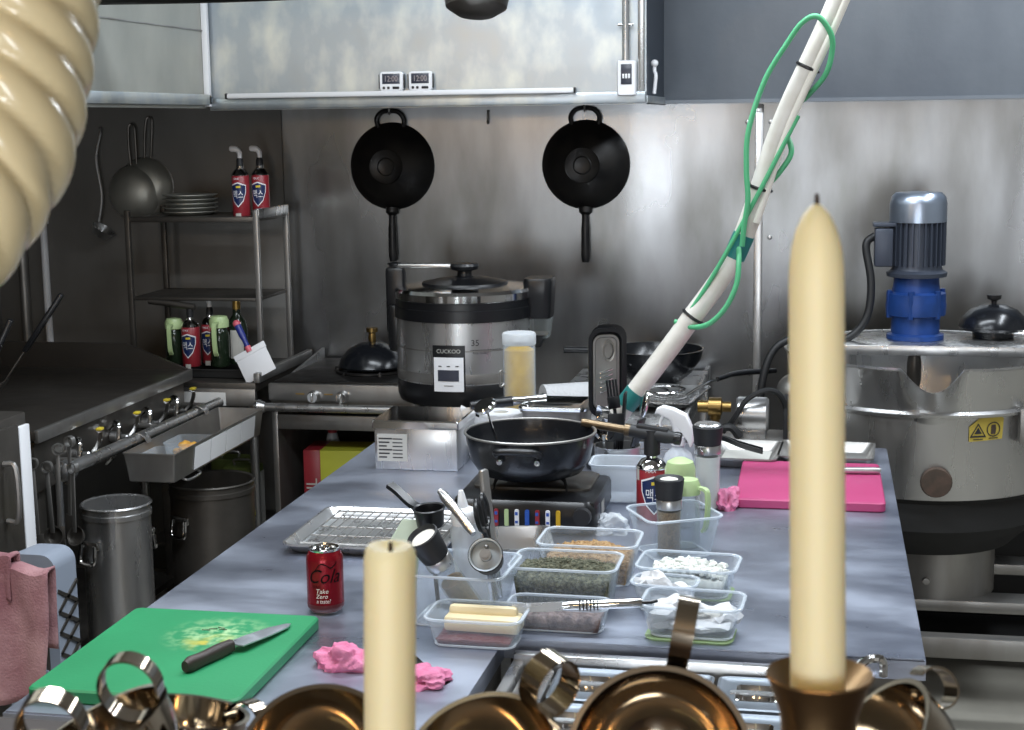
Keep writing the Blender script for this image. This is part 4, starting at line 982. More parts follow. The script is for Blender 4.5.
# ------------------------------------------------------------------ trays and cloths on the table
t = thing('baking_tray', 'steel baking tray with wire rack left of the short candle', 'tray', (-.905, 3.07, ZT), (0, 0, 0))
bm = BM(); tub(bm, .31, .29, .022, .335, .315, .025, .0012, .007); done('tray', bm, M['steel'], t)
w = thing('wire_cooling_rack', 'dark wire rack lying inside the baking tray', 'wire rack', (-.90, 3.075, ZT))
bm = BM()
for i in range(15): x = -.14 + .02 * i; tube(bm, [(x, -.13, .0195), (x, .13, .0195)], .0013, 5)
done('thin_wires', bm, M['steel_d'], w)
bm = BM(); tube(bm, [(-.142, -.132, .017), (.142, -.132, .017), (.142, .132, .017), (-.142, .132, .017)], .0022, 6, True)
for y in (-.07, 0, .07): tube(bm, [(-.14, y, .017), (.14, y, .017)], .0018, 6)
done('frame_wires', bm, M['steel_d'], w)
for x in (-.125, .125):
    for y in (-.11, .11): bm = BM(); tube(bm, [(x, y, .017), (x, y, .0025)], .002, 6); done('foot', bm, M['steel_d'], w)
def ragmesh(name, loc, sx, sy, h, seed, m, label, cat, group=None):
    bm = BM(); g = bmesh.ops.create_icosphere(bm, subdivisions=5, radius=1)
    for v in g['verts']:
        q = v.co.copy(); o3 = Vector((seed, seed * 1.7, 0))
        f = 1 + .5 * noise.noise(q * 1.3 + o3) - .34 * abs(noise.noise(q * 2.4 + o3)) + .04 * noise.noise(q * 6 + o3)
        z = max(-.22, q.z * f)
        v.co = Vector((q.x * f * sx, q.y * f * sy, (z + .22) * h))
    o = done(name, bm, M[m]); o.location = loc; return tag(o, label, cat, group)
ragmesh('cleaning_cloth', (-.745, 2.30, ZT), .05, .035, .032, 3.1, 'pinkcloth', 'crumpled pink cloth left of the short candle', 'cloth')
ragmesh('cleaning_cloth', (-.595, 2.25, ZT), .04, .042, .02, 8.2, 'pinkcloth', 'flat pink cloth just right of the short candle', 'cloth')
ragmesh('cleaning_cloth', (-.205, 3.44, ZT), .035, .06, .035, 5.7, 'pinkcloth', 'crumpled pink cloth beside the pink cutting board', 'cloth')
s = thing_m('serving_spoon', 'short steel spoon lying on the pink cloth behind the short candle', 'spoon', T(-.635, 2.29, .872) @ RZ(-50) @ RY(8))
bm = BM(); strap(bm, [(.08, 0, -.002), (.03, 0, .003), (-.03, 0, .0), (-.08, 0, -.006)], (0, 1, 0), .022, .003); done('blade', bm, M['chrome'], s)
for x, y, w_, d_, lb in ((-.185, 3.93, .14, .2, 'shallow steel tray with tongs behind the pink board'), (.02, 3.955, .20, .17, 'shallow steel tray partly hidden by the tall candle, behind pink board')):
    t = thing('shallow_tray', lb, 'tray', (x, y, ZT), (0, 0, -3), 'steel trays behind the pink board')
    bm = BM(); tub(bm, w_, d_, .028, w_ + .03, d_ + .03, .02, .0015, .008); done('tray', bm, M['steel_d'], t)
    if x < -.1:
        bm = BM(); box(bm, (0, 0, .004), (w_ * .86, d_ * .86, .004), .001); done('paper_liner', bm, M['label'], t)
g = thing('tongs', 'black-handled tongs lying across the tray behind the pink board', 'tongs', (-.215, 3.93, ZT + .032), (0, 0, 0))
for s_ in (-1, 1):
    bm = BM(); strap(bm, [(-.07, .06, .008), (-.03, .05 + s_ * .004, .012), (.02, .0 + s_ * .012, .006), (.075, -.055 + s_ * .012, .004)], (0, 0, 1), .012, .003); done('arm', bm, M['black'], g)

# ------------------------------------------------------------------ box with label, jar, roll, pan behind
b = thing('steel_box', 'low stainless box with printed label standing on the table', 'box', (-.995, 3.79, ZT))
bm = BM(); box(bm, (0, 0, .054), (.215, .19, .108), .003); done('body', bm, M['steel'], b)
bm = BM(); loft(bm, [(0, .225, .2, .004), (.018, .225, .2, .004), (.021, .22, .195, .004)], T(0, 0, .106)); done('lid', bm, M['chrome'], b)
bm = BM(); patch(bm, [(-.100, .022), (-.022, .022), (-.022, .092), (-.100, .092)], T(0, -.0955, 0)); lb_ = done('data_label', bm, M['label'], b)
bm = BM()
for i in range(6): patch(bm, [(-.096, .03 + .0095 * i), (-.096 + .035 * (.6 + .4 * ((i * 7) % 3) / 2), .03 + .0095 * i), (-.096 + .035 * (.6 + .4 * ((i * 7) % 3) / 2), .034 + .0095 * i), (-.096, .034 + .0095 * i)], T(0, -.0958, 0)); patch(bm, [(-.06, .03 + .0095 * i), (-.034, .03 + .0095 * i), (-.034, .033 + .0095 * i), (-.06, .033 + .0095 * i)], T(0, -.0958, 0))
done('label_print', bm, M['ink'], lb_, flat=True)
j = thing('powder_jar', 'tall clear jar of yellow powder in front of the rice cooker', 'jar', (-.80, 4.068, ZT))
bm = BM(); lathe(bm, [(0, .002), (.041, .002), (.041, .255), (.03, .262), (0, .263)], 32); done('powder', bm, M['jaryellow'], j)
bm = BM(); lathe(bm, [(0, 0), (.042, 0), (.044, .003), (.044, .272), (.042, .275), (.042, .27), (.042, .003)], 36); done('glass', bm, M['clear'], j)
bm = BM(); lathe(bm, [(.0445, .27), (.046, .272), (.046, .298), (.043, .302), (0, .302)], 36); done('lid', bm, M['milky'], j)
bm = BM(); tube(bm, [(-.036, -.026, .165), (-.046, -.036, .16), (-.046, -.036, .2), (-.036, -.026, .197)], .003, 6, k=3); done('clip', bm, M['steel_d'], j)
q = thing('tissue_roll', 'white tissue roll with loose flap behind the black pot', 'tissue roll', (-.828, 3.95, ZT))
bm = BM(); lathe(bm, [(.02, .0), (.056, 0), (.058, .003), (.058, .103), (.056, .106), (.02, .106), (.02, 0)], 40); done('paper', bm, M['tissue'], q)
bm = BM(); lathe(bm, [(.0195, .002), (.0185, .002), (.0185, .104), (.0195, .104)], 24); done('core', bm, M['cream'], q)
bm = BM(); strap(bm, [(-.02, -.056, .06), (-.06, -.066, .066), (-.085, -.075, .09), (-.10, -.08, .1)], (.25, .3, 1), .075, .0015); done('loose_sheet', bm, M['tissue'], q)
g = thing('gastronorm_pan', 'small covered steel gastronorm pan behind the black pot', 'pan', (-.668, 3.90, ZT), (0, 0, 0))
bm = BM(); tub(bm, .145, .14, .135, .165, .16, .02, .0015, .008); done('pan', bm, M['steel_d'], g)
bm = BM(); loft(bm, [(0, .175, .17, .02), (.006, .18, .175, .022), (.01, .176, .171, .02), (.008, .15, .145, .018), (.004, .13, .125, .016)], T(0, 0, .1355)); done('lid', bm, M['chrome'], g)
bm = BM(); strap(bm, [(.082, -.02, .13), (.105, -.03, .135), (.125, -.045, .11)], (0, 1, 0), .012, .003); done('side_clip', bm, M['chrome'], g)
u = thing_m('handled_pan_grip', 'black grip with chrome neck lying over the covered pan', 'pan handle', align((-.885, 3.83, .993), (-.70, 3.90, 1.006)))
bm = BM(); lathe(bm, [(0, 0), (.011, .002), (.013, .03), (.012, .08), (.014, .112), (0, .115)], 16); done('grip', bm, M['black'], u)
bm = BM(); lathe(bm, [(.013, .112), (.011, .125), (.0095, .14), (.0095, .19), (.011, .2), (0, .202)], 16); done('neck', bm, M['chrome'], u)

# ------------------------------------------------------------------ burner and pot
s = thing('portable_gas_burner', 'black portable gas burner with colourful label strip under the pot', 'burner', (-.615, 3.28, ZT))
bm = BM(); box(bm, (0, .0, .04), (.31, .26, .064), .012); done('body', bm, M['black'], s)
bm = BM(); loft(bm, [(0, .30, .085, .03), (.012, .315, .10, .03), (.05, .315, .095, .03), (.066, .29, .07, .02)], T(0, -.098, .004)); done('canister_cover', bm, M['black'], s)
bm = BM()
for x in (-.13, .13):
    for y in (-.1, .11): lathe(bm, [(0, 0), (.012, 0), (.012, .012), (0, .012)], 12, T(x, y, 0))
done('foot', bm, M['blackm'], s)
cols = ['redlab', 'limelid', 'white', 'blueprint', 'redlab', 'white', 'jaryellow']
for i, cc in enumerate(cols):
    bm = BM(); x = -.055 + .0222 * i; loft(bm, [(0, .010, .038, .004), (.003, .009, .037, .004)], T(x, -.148, .036) @ RX(90)); done('label_mark', bm, M[cc], s)
bm = BM()
for x in (-.055, -.011, .011, .033, .056): box(bm, (x, -.1515, .046), (.006, .001, .007)); box(bm, (x, -.1515, .028), (.006, .001, .005))
done('label_speck', bm, M['blueprint'], s)
bm = BM(); loft(bm, [(0, .26, .17, .02), (.006, .26, .17, .02), (.009, .25, .16, .02)], T(0, .04, .071)); done('drip_plate', bm, M['sooty'], s)
bm = BM(); lathe(bm, [(0, 0), (.04, 0), (.045, .006), (.04, .014), (.02, .02), (0, .02)], 28, T(0, .03, .079)); done('burner_head', bm, M['brassv'], s)
for k_ in range(4):
    a = R(45 + 90 * k_); bm = BM(); strap(bm, [(.05 * math.cos(a), .03 + .05 * math.sin(a), .1), (.10 * math.cos(a), .03 + .10 * math.sin(a), .1), (.115 * math.cos(a), .03 + .115 * math.sin(a), .078)], (0, 0, 1), .012, .004); done('pot_support', bm, M['iron'], s)
bm = BM(); lathe(bm, [(0, 0), (.018, 0), (.02, .004), (.018, .018), (0, .02)], 18, T(.13, -.145, .045) @ RX(90)); done('control_knob', bm, M['blackm'], s)
bm = BM(); patch(bm, [(-.025, .02), (.02, .02), (.02, .05), (-.025, .05)], T(.1555, -.02, 0) @ RZ(90)); done('side_sticker', bm, M['label'], s)
p = thing('wide_pot', 'wide speckled black two-handled pot on the portable burner', 'pot', (-.616, 3.245, .957))
rp = .141
bm = BM(); lathe(bm, [(0, 0), (.09, 0), (.112, .008), (.13, .035), (rp - .002, .075), (rp, .092), (rp + .002, .094), (rp - .003, .093), (rp - .006, .075), (.125, .036), (.10, .012), (0, .006)], 56); done('bowl', bm, M['enamel'], p)
bm = BM(); tube(bm, [((rp + .001) * math.cos(i * PI / 28), (rp + .001) * math.sin(i * PI / 28), .094) for i in range(56)], .003, 6, True); done('rim', bm, M['steel_d'], p)
for s_ in (-1, 1):
    m = RZ(0 if s_ < 0 else 180)
    bm = BM(); tube(bm, [(-.045, -rp + .004, .070), (-.04, -rp - .03, .082), (-.02, -rp - .036, .085), (.02, -rp - .036, .085), (.04, -rp - .03, .082), (.045, -rp + .004, .070)], .0075, 10, mt=m, k=5); done('handle', bm, M['black'], p)
    for x in (-.04, .04): bm = BM(); lathe(bm, [(0, 0), (.007, 0), (.006, .008), (0, .009)], 12, m @ T(x, -rp + .007, .055) @ RX(95)); done('rivet', bm, M['chrome'], p)
tp = thing_m('probe_thermometer', 'round-dial probe thermometer standing in the black pot', 'thermometer', align((-.665, 3.215, .967), (-.70, 3.17, 1.125)))
bm = BM(); tube(bm, [(0, 0, 0), (0, 0, .155)], .0025, 8); done('probe', bm, M['chrome'], tp)
bm = BM(); lathe(bm, [(0, 0), (.022, 0), (.025, .003), (.025, .009), (.022, .012), (0, .012)], 28, T(0, 0, .155) @ RX(12)); done('dial', bm, M['chrome'], tp)

# ------------------------------------------------------------------ plastic food containers
def container(name, loc, rz, wb, db, h, wt, dt, label, m='clear', group='clear plastic food containers', lipc=True):
    c = thing(name, label, 'container', loc, (0, 0, rz), group)
    bm = BM(); tub(bm, wb, db, h, wt, dt, .022, .0014, .003); done('tub', bm, M[m], c)
    bm = BM(); tube(bm, [(x, y, h - .0015) for x, y in rrect(wt + .005, dt + .005, .024, 6)], .0027, 6, True); done('rim', bm, M['rim'], c)
    bm = BM(); tube(bm, [(x, y, .0025) for x, y in rrect(wb - .004, db - .004, .02, 6)], .0022, 6, True); done('base_edge', bm, M['milky'], c)
    return c
def heap(par, name, w, d, z, h, m, amp=.006, seed=0, base=.0035, sub=46):
    bm = BM(); top = []; n = sub
    for j in range(n + 1):
        row = []
        for i in range(n + 1):
            x = (i / n - .5) * w; y = (j / n - .5) * d
            e = min(1, 6 * min(i / n, 1 - i / n, j / n, 1 - j / n))
            zz = z + h * math.cos(x / w * 2.6) * math.cos(y / d * 2.6) + amp * (noise.noise(Vector((x * 70 + seed, y * 70, seed))) + .8 * noise.noise(Vector((x * 190, y * 190, seed + 5))))
            row.append(bm.verts.new((x, y, zz)))
        top.append(row)
    for a, b_ in zip(top, top[1:]):
        for i in range(n): bm.faces.new((a[i], a[i + 1], b_[i + 1], b_[i]))
    edge = [top[0][i] for i in range(n + 1)] + [top[j][n] for j in range(1, n + 1)] + [top[n][i] for i in range(n - 1, -1, -1)] + [top[j][0] for j in range(n - 1, 0, -1)]
    lo = [bm.verts.new((v.co.x * .93, v.co.y * .93, base)) for v in edge]
    for i in range(len(edge)):
        k_ = (i + 1) % len(edge); bm.faces.new((edge[i], edge[k_], lo[k_], lo[i]))
    bm.faces.new(lo); o = done(name, bm, M[m], par, ang=180); o['kind'] = 'stuff'; return o
# herb container
c = container('food_container', (-.445, 2.68, ZT), -1, .165, .10, .082, .19, .125, 'clear container full of dried green herbs')
o = heap(c, 'dried_herbs', .172, .108, .060, .016, 'herb', .005, 2)
bm = BM()
for i in range(260):
    x, y = random.uniform(-.07, .07), random.uniform(-.045, .045); z = .061 + .016 * math.cos(x / .168 * 2.6) * math.cos(y / .104 * 2.6)
    box(bm, (0, 0, 0), (random.uniform(.006, .014), .0018, .0008), 0, T(x, y, z + .003) @ RZ(random.uniform(0, 180)) @ RX(random.uniform(-40, 40)) @ RY(random.uniform(-25, 25)))
done('herb_flakes', bm, M['herb'], c)['kind'] = 'stuff'
c = container('food_container', (-.425, 2.84, ZT), -1, .16, .10, .082, .185, .125, 'clear container of toasted brown crumbs behind the herbs')
heap(c, 'crumbs', .158, .10, .045, .026, 'crumb', .006, 4)
c = container('food_container', (-.435, 2.54, ZT), -1, .155, .05, .048, .172, .07, 'shallow clear container of dried dark slices below the herbs')
heap(c, 'dried_slices', .152, .052, .026, .008, 'meat', .007, 7)
c = container('food_container', (-.56, 2.455, ZT), -1, .14, .085, .052, .16, .108, 'shallow clear container with pale cheese block beside the short candle')
bm = BM(); box(bm, (.0, 0, .030), (.13, .05, .026), .006, T(.008, .012, 0) @ RZ(-2) ); box(bm, (0, 0, .034), (.12, .018, .022), .008, T(.006, .018, .012)); done('cheese_block', bm, M['butter'], c)
heap(c, 'red_brown_sauce', .128, .076, .012, .003, 'sauce', .002, 3)
c = container('food_container', (-.232, 2.775, ZT), -4, .15, .09, .058, .178, .118, 'clear container of chopped white onion on the right')
bm = BM()
for i in range(330):
    x, y = random.uniform(-.066, .066), random.uniform(-.038, .038); z = .034 + .014 * math.cos(x / .15 * 2.4) + random.uniform(-.004, .004)
    s_ = random.uniform(.006, .011); box(bm, (0, 0, 0), (s_, s_, s_ * .8), .001, T(x, y, z) @ RZ(random.uniform(0, 90)) @ RX(random.uniform(-40, 40)), 1)
done('chopped_onion', bm, M['onion'], c)['kind'] = 'stuff'
heap(c, 'onion_below', .140, .082, .032, .008, 'onion', .003, 9)
bm = BM(); loft(bm, [(0, .15, .09, .02), (.004, .155, .095, .02)], T(.004, 0, -.0)); o = done('lid_beneath', bm, M['limebase'], c); c.location.z += .004; o.location.z -= .004
c = container('food_container', (-.205, 2.545, ZT + .0045), -3, .14, .085, .058, .165, .108, 'clear container with paper towel on a green lid, nearest right')
bm = BM(); ball(bm, (-.03, .0, .03), (.04, .035, .028), jit=.9); ball(bm, (.035, .01, .026), (.035, .033, .02), jit=.9); ball(bm, (0, -.008, .018), (.062, .036, .013), jit=.6); done('paper_towel', bm, M['tissue'], c)
bm = BM()
for k_ in range(5): ball(bm, (-.02 + .016 * k_, -.012 + .006 * (k_ % 2), .036), (.014, .010, .006), jit=.6, seg=8)
done('grey_slices', bm, M['label'], c)
bm = BM(); loft(bm, [(0, .145, .09, .02), (.004, .15, .095, .02)]); o = done('lid_beneath', bm, M['limebase'], c); o.location = (-.003, -.004, -.0045)
c = container('food_container', (-.265, 2.672, ZT), -6, .09, .05, .055, .112, .07, 'small clear container stuffed with white paper between the onion and slices')
bm = BM(); ball(bm, (-.018, .0, .04), (.036, .024, .03), jit=.8); ball(bm, (.024, .0, .03), (.024, .022, .02), jit=.8); done('paper_towel', bm, M['tissue'], c)
# peeler / tongs across containers
u = thing_m('steel_peeler', 'slim steel utensil lying across the dark slices container', 'utensil', align((-.505, 2.475, .903), (-.27, 2.505, .916)))
bm = BM(); lathe(bm, [(0, .085), (.007, .086), (.0085, .10), (.0085, .215), (.007, .22), (0, .221)], 16); done('handle', bm, M['chrome'], u)
bm = BM(); strap(bm, [(0, 0, 0), (.001, 0, .03), (0, 0, .06), (0, 0, .09)], (0, 1, 0), .016, .002); done('blade', bm, M['steel'], u)
bm = BM()
for k_ in range(6): tube(bm, [(.0092 * math.cos(i * PI / 6), .0092 * math.sin(i * PI / 6), .115 + .006 * k_) for i in range(12)], .0012, 5, True)
done('grip_rings', bm, M['black'], u)
bm = BM(); tube(bm, [(0, 0, .22), (0, 0, .235), (.006, 0, .245)], .003, 8); done('tip', bm, M['black'], u)
# tall container of utensils behind the short candle
c = container('food_container', (-.618, 2.575, ZT), -3, .145, .13, .098, .185, .165, 'tall clear container holding utensils right behind the short candle', 'clear', 'clear plastic food containers')
gph = ((-.60, 2.56, .872), (-.695, 2.50, 1.035))
g = thing_m('pepper_grinder', 'tilted glass grinder with black top in the utensil container', 'grinder', align((-.60, 2.575, .866), (-.672, 2.50, 1.025)))
bm = BM(); lathe(bm, [(0, 0), (.023, 0), (.025, .004), (.023, .1), (.02, .118), (0, .118)], 26); done('glass', bm, M['glass'], g)
bm = BM(); lathe(bm, [(0, .003), (.021, .003), (.021, .07), (0, .075)], 20); done('pepper', bm, M['peppercorn'], g)
bm = BM(); lathe(bm, [(.0235, .108), (.0245, .11), (.0245, .126), (.0235, .128), (0, .128)], 26); done('steel_collar', bm, M['steel'], g)
bm = BM(); lathe(bm, [(.022, .128), (.025, .130), (.030, .178), (.028, .180), (.026, .172), (0, .170)], 26); cp = done('cap', bm, M['blackm'], g)
bm = BM(); lathe(bm, [(0, .1705), (.024, .1715), (.010, .176), (0, .177)], 22); done('cap_inset', bm, M['cream'], cp)
g = thing_m('squeeze_bottle', 'white squeeze bottle with pointed nozzle in the utensil container', 'bottle', align((-.60, 2.612, .855), (-.612, 2.60, 1.0)))
bm = BM(); lathe(bm, [(0, 0), (.026, 0), (.028, .005), (.028, .15), (.022, .165), (0, .166)], 28); done('body', bm, M['milky'], g)
bm = BM(); lathe(bm, [(.023, .16), (.024, .178), (.02, .186), (.010, .192), (.006, .215), (.004, .222), (0, .222)], 24); done('nozzle_cap', bm, M['white'], g)
g = thing_m('black_measuring_cup', 'small black long-handled cup leaning from the utensil container', 'measuring cup', T(-.675, 2.595, 1.008) @ RZ(150) @ RX(-6))
bm = BM(); lathe(bm, [(0, 0), (.022, 0), (.024, .003), (.0275, .032), (.03, .034), (.028, .036), (.025, .034), (.022, .004), (0, .004)], 28); done('cup', bm, M['black'], g)
bm = BM(); strap(bm, [(.026, 0, .030), (.045, 0, .036), (.075, 0, .054), (.095, 0, .063)], (0, 1, 0), .017, .008); done('handle', bm, M['black'], g)
bm = BM(); tube(bm, [(.0, 0, .001), (-.0, 0, -.06), (-.01, .01, -.15)], .004, 8); done('stem', bm, M['black'], g)
g = thing_m('garlic_press', 'steel press with round perforated head in the utensil container', 'press', align((-.645, 2.575, 1.07), (-.555, 2.50, .998)))
bm = BM(); tube(bm, [(0, 0, -.012), (0, 0, 0), (0, .001, .05), (0, 0, .10)], [.006, .009, .008, .006], 12, k=3); done('handle', bm, M['steel'], g)
m = g.matrix_basis.inverted() @ T(-.548, 2.478, .99) @ RX(62) @ RY(4)
bm = BM(); lathe(bm, [(0, -.03), (.024, -.03), (.026, -.026), (.028, .012), (.030, .014), (.030, .018), (.027, .018), (.026, .006), (0, .004)], 30, m); h_ = done('head', bm, M['blackm'], g)
bm = BM(); lathe(bm, [(.026, .0075), (.0, .0085)], 28, m); lathe(bm, [(.0255, .012), (.026, .019), (.0285, .0195), (.0285, .012)], 28, m); done('head_plate', bm, M['galv'], g)
bm = BM(); lathe(bm, [(.0, .0), (.010, .0), (.010, .014), (.006, .014), (.006, .016), (0, .016)], 18, m @ T(0, 0, .006)); ball(bm, (0, .015, .014), (.004, .004, .004), m, 8); done('press_pin', bm, M['steel_d'], g)
g = thing_m('kitchen_scissors', 'black-handled scissors standing in the utensil container', 'scissors', align((-.555, 2.60, .90), (-.585, 2.60, 1.05)))
for s_ in (-1, 1):
    bm = BM(); rings(bm, [[Vector((x + s_ * .001, y + s_ * .0015, z)) for x, z in ((-.009, .085), (.009, .085), (.004, -.01), (-.002, -.02))] for y in (-.001, .001)]); done('blade', bm, M['steel'], g)
    bm = BM(); tube(bm, [(s_ * .004, 0, .08), (s_ * .012, 0, .105), (s_ * .034, 0, .118), (s_ * .040, 0, .145), (s_ * .024, 0, .165), (s_ * .010, 0, .15), (s_ * .010, 0, .115)], .005, 8, k=5); done('finger_ring', bm, M['black'], g)
g = thing_m('grey_turner', 'grey handled utensil rising tallest from the utensil container', 'utensil', align((-.565, 2.645, .862), (-.59, 2.655, 1.09)))
bm = BM(); box(bm, (0, 0, .165), (.022, .012, .15), .005); done('handle', bm, M['steel_d'], g)
bm = BM(); box(bm, (0, 0, .05), (.03, .003, .10), .001); done('blade', bm, M['steel'], g)
g = thing_m('pale_green_bag', 'pale green plastic sachet standing beside the utensil container', 'bag', T(-.735, 2.60, ZT) @ RZ(-6))
bm = BM(); rr = []
for z, w_, d_, sh in ((.0, .05, .035, 0), (.03, .056, .04, .002), (.09, .056, .036, .006), (.13, .052, .022, .012), (.155, .048, .006, .022), (.168, .046, .003, .03)):
    rr.append([Vector((x + sh + .003 * noise.noise(Vector((x * 60, z * 40, 2))), y + .003 * noise.noise(Vector((y * 60, z * 40, 7))), z)) for x, y in rrect(w_, d_, min(w_, d_) * .45, 5)])
rings(bm, rr); done('bag', bm, M['palebag'], g)

g = thing('open_steel_pan', 'open steel gastronorm pan between the burner and the herbs', 'pan', (-.585, 2.90, ZT), (0, 0, 14))
bm = BM(); tub(bm, .12, .15, .058, .14, .17, .02, .0015, .008); done('pan', bm, M['steel'], g)

# ------------------------------------------------------------------ grinder box and bottles on the right
c = container('food_container', (-.285, 3.045, ZT), 28, .125, .115, .086, .155, .145, 'deep clear container holding the pepper mill, right of the burner')
def mill(name, loc, label, fill, r=.024, h=.10, s=1.0, loc_rz=0):
    g = thing(name, label, 'mill', loc, (0, 0, loc_rz), 'mills with black tops')
    bm = BM(); lathe(bm, [(0, 0), (r * .95, 0), (r, .004), (r * .95, h * .5), (r, h), (0, h)], 28); done('glass', bm, M['glass'], g)
    bm = BM(); lathe(bm, [(0, .003), (r - .002, .003), (r * .95 - .002, h * .5), (r - .002, h * .93), (0, h * .94)], 24); done('filling', bm, M[fill], g)
    bm = BM(); lathe(bm, [(r + .0005, h - .002), (r + .001, h), (r + .001, h + .015), (r, h + .017), (0, h + .017)], 28); done('steel_collar', bm, M['steel'], g)
    bm = BM(); lathe(bm, [(r - .001, h + .017), (r + .001, h + .018), (r + .0055, h + .058), (r + .003, h + .061), (r * .8, h + .056), (0, h + .056)], 28); cp = done('cap', bm, M['blackm'], g)
    return g, cp, h
g, cp, h = mill('pepper_mill', (-.292, 3.015, ZT + .003), 'glass pepper mill with black top standing in the deep container', 'peppercorn', .025, .098)
bm = BM(); lathe(bm, [(0, h + .057), (.018, h + .0575), (.006, h + .061), (0, h + .062)], 20); done('cap_inset', bm, M['cream'], cp)
g, cp, h = mill('salt_mill', (-.245, 3.42, ZT), 'tall white salt mill with black top beside the pink cloth', 'onion', .029, .128)
bm = BM(); lathe(bm, [(0, h + .058), (.026, h + .0585), (.030, h + .062), (.026, h + .066), (0, h + .066)], 24); done('cap_top', bm, M['steel'], cp)
j = oil_jar((-.262, 3.085, ZT + .003), 'oil jar with pale green lid and handle behind the pepper mill', 1.0, 60, 'glass')
j2 = thing('green_squeeze_bottle', 'pale green capped bottle between the red can and salt mill', 'bottle', (-.292, 3.26, ZT))
bm = BM(); lathe(bm, [(0, 0), (.03, 0), (.032, .004), (.032, .09), (.026, .105), (0, .106)], 26); done('body', bm, M['milky'], j2)
bm = BM(); lathe(bm, [(.027, .10), (.033, .104), (.033, .125), (.028, .14), (.012, .148), (0, .149)], 26); done('cap', bm, M['limelid'], j2)
# torch on its red can
c = gas_can('gas_torch', (-.357, 3.30, ZT), 'red gas can with black torch head on the table', 'gas torch', None, h=.112, r=.034, rz=14)
bm = BM(); lathe(bm, [(.013, .143), (.018, .146), (.018, .170), (.016, .2), (0, .2)], 20); done('valve', bm, M['blackm'], c)
tm = T(0, 0, .19) @ RZ(160) @ RY(-7)
bm = BM(); tube(bm, [(-.05, 0, 0), (-.03, 0, 0), (.05, 0, 0)], [.013, .016, .014], 16, mt=tm); box(bm, (.0, 0, .012), (.07, .02, .012), .003, tm); done('torch_body', bm, M['blackm'], c)
bm = BM(); lathe(bm, [(.0, 0), (.014, 0), (.014, .012), (.0095, .014), (.0095, .11), (.008, .11), (.008, .03), (0, .03)], 18, tm @ T(.048, 0, 0) @ RY(90)); done('burner_tube', bm, M['bronze'], c)
bm = BM(); lathe(bm, [(0, 0), (.014, 0), (.015, .004), (.014, .014), (0, .014)], 16, tm @ T(-.05, 0, 0) @ RY(-90)); done('rear_knob', bm, M['black'], c)
# white trigger sprayer
s = thing('spray_bottle', 'white trigger spray bottle behind the red torch can', 'spray bottle', (-.318, 3.50, ZT), (0, 0, -8))
bm = BM(); lathe(bm, [(0, 0), (.033, 0), (.036, .005), (.036, .085), (.03, .105), (.014, .12), (.013, .135), (0, .135)], 28); done('bottle', bm, M['milky'], s)
bm = BM(); lathe(bm, [(.014, .124), (.017, .126), (.017, .145), (.012, .148), (0, .148)], 20); done('collar', bm, M['white'], s)
bm = BM(); rr = []
for q, z, w_, h_ in ((-.052, .203, .012, .014), (-.040, .206, .016, .022), (-.015, .198, .02, .026), (.012, .18, .022, .036), (.028, .152, .02, .03), (.032, .128, .016, .014)):
    rr.append([Vector((q + y * .45, x, z + y)) for x, y in rrect(w_, h_, .005, 4)])
rings(bm, rr); tube(bm, [(0, 0, .146), (-.004, 0, .17), (-.012, 0, .19)], .011, 10); done('spray_head', bm, M['white'], s)
bm = BM(); strap(bm, [(-.034, 0, .196), (-.042, 0, .178), (-.040, 0, .160), (-.050, 0, .146)], (0, 1, 0), .012, .005); done('trigger', bm, M['white'], s)
# utensil holder
hd = thing('utensil_holder', 'round steel holder full of ladles behind the black pot', 'utensil holder', (-.472, 3.60, ZT))
bm = BM(); lathe(bm, [(0, 0), (.052, 0), (.055, .003), (.055, .098), (.057, .1), (.0535, .1), (.0535, .004), (0, .003)], 40); done('cup', bm, M['steel'], hd)
bm = BM()
for z in (.03, .05, .07): lathe(bm, [(.055, z - .004), (.0562, z), (.055, z + .004)], 40)
done('ribs', bm, M['steel_d'], hd)
def standing(name, p0, p1, label, kind, m='steel', grp='utensils in the steel holder'):
    u = thing_m(name, label, 'utensil', align(p0, p1), grp); L2 = (Vector(p1) - Vector(p0)).length
    bm = BM(); tube(bm, [(0, 0, 0), (0, 0, L2)], .0045, 8); done('handle', bm, M[m], u)
    bm = BM()
    if kind == 'ladle': lathe(bm, [(0, -.026), (.02, -.018), (.028, 0), (.030, 0), (.021, -.021), (0, -.03)], 24, T(0, 0, L2 + .015) @ RX(80) @ RZ(20))
    elif kind == 'spoon': ball(bm, (0, 0, L2 + .03), (.026, .009, .036))
    elif kind == 'fork':
        box(bm, (0, 0, L2 + .015), (.036, .006, .03), .002)
        for x in (-.014, -.005, .005, .014): box(bm, (x, 0, L2 + .045), (.005, .004, .05), .001)
    else: box(bm, (0, 0, L2 + .03), (.04, .006, .07), .003)
    done('head', bm, M['chrome' if m == 'steel' else m], u); return u
bx, by = -.472, 3.60
U = [('ladle', (-.02, -.01), (-.028, -.035, .13), 'ladle', 'steel', 'round shiny ladle at the front of the steel holder'), ('ladle', (-.02, .02), (-.042, .01, .15), 'ladle', 'steel', 'ladle leaning left in the steel holder'),
     ('serving_fork', (.01, .02), (-.012, .04, .18), 'fork', 'black', 'black pronged server standing at the back of the steel holder'), ('slotted_turner', (.0, .02), (.012, .02, .16), 'turner', 'black', 'black turner standing in the middle of the steel holder'),
     ('serving_spoon', (.02, .02), (.055, .03, .165), 'spoon', 'steel', 'big bright spoon leaning right from the steel holder'), ('spatula', (.015, -.02), (.045, -.03, .11), 'turner', 'black', 'black spatula leaning right and low in the steel holder'),
     ('spatula', (-.005, -.02), (.0, -.035, .12), 'turner', 'black', 'black spatula upright at the front of the steel holder')]
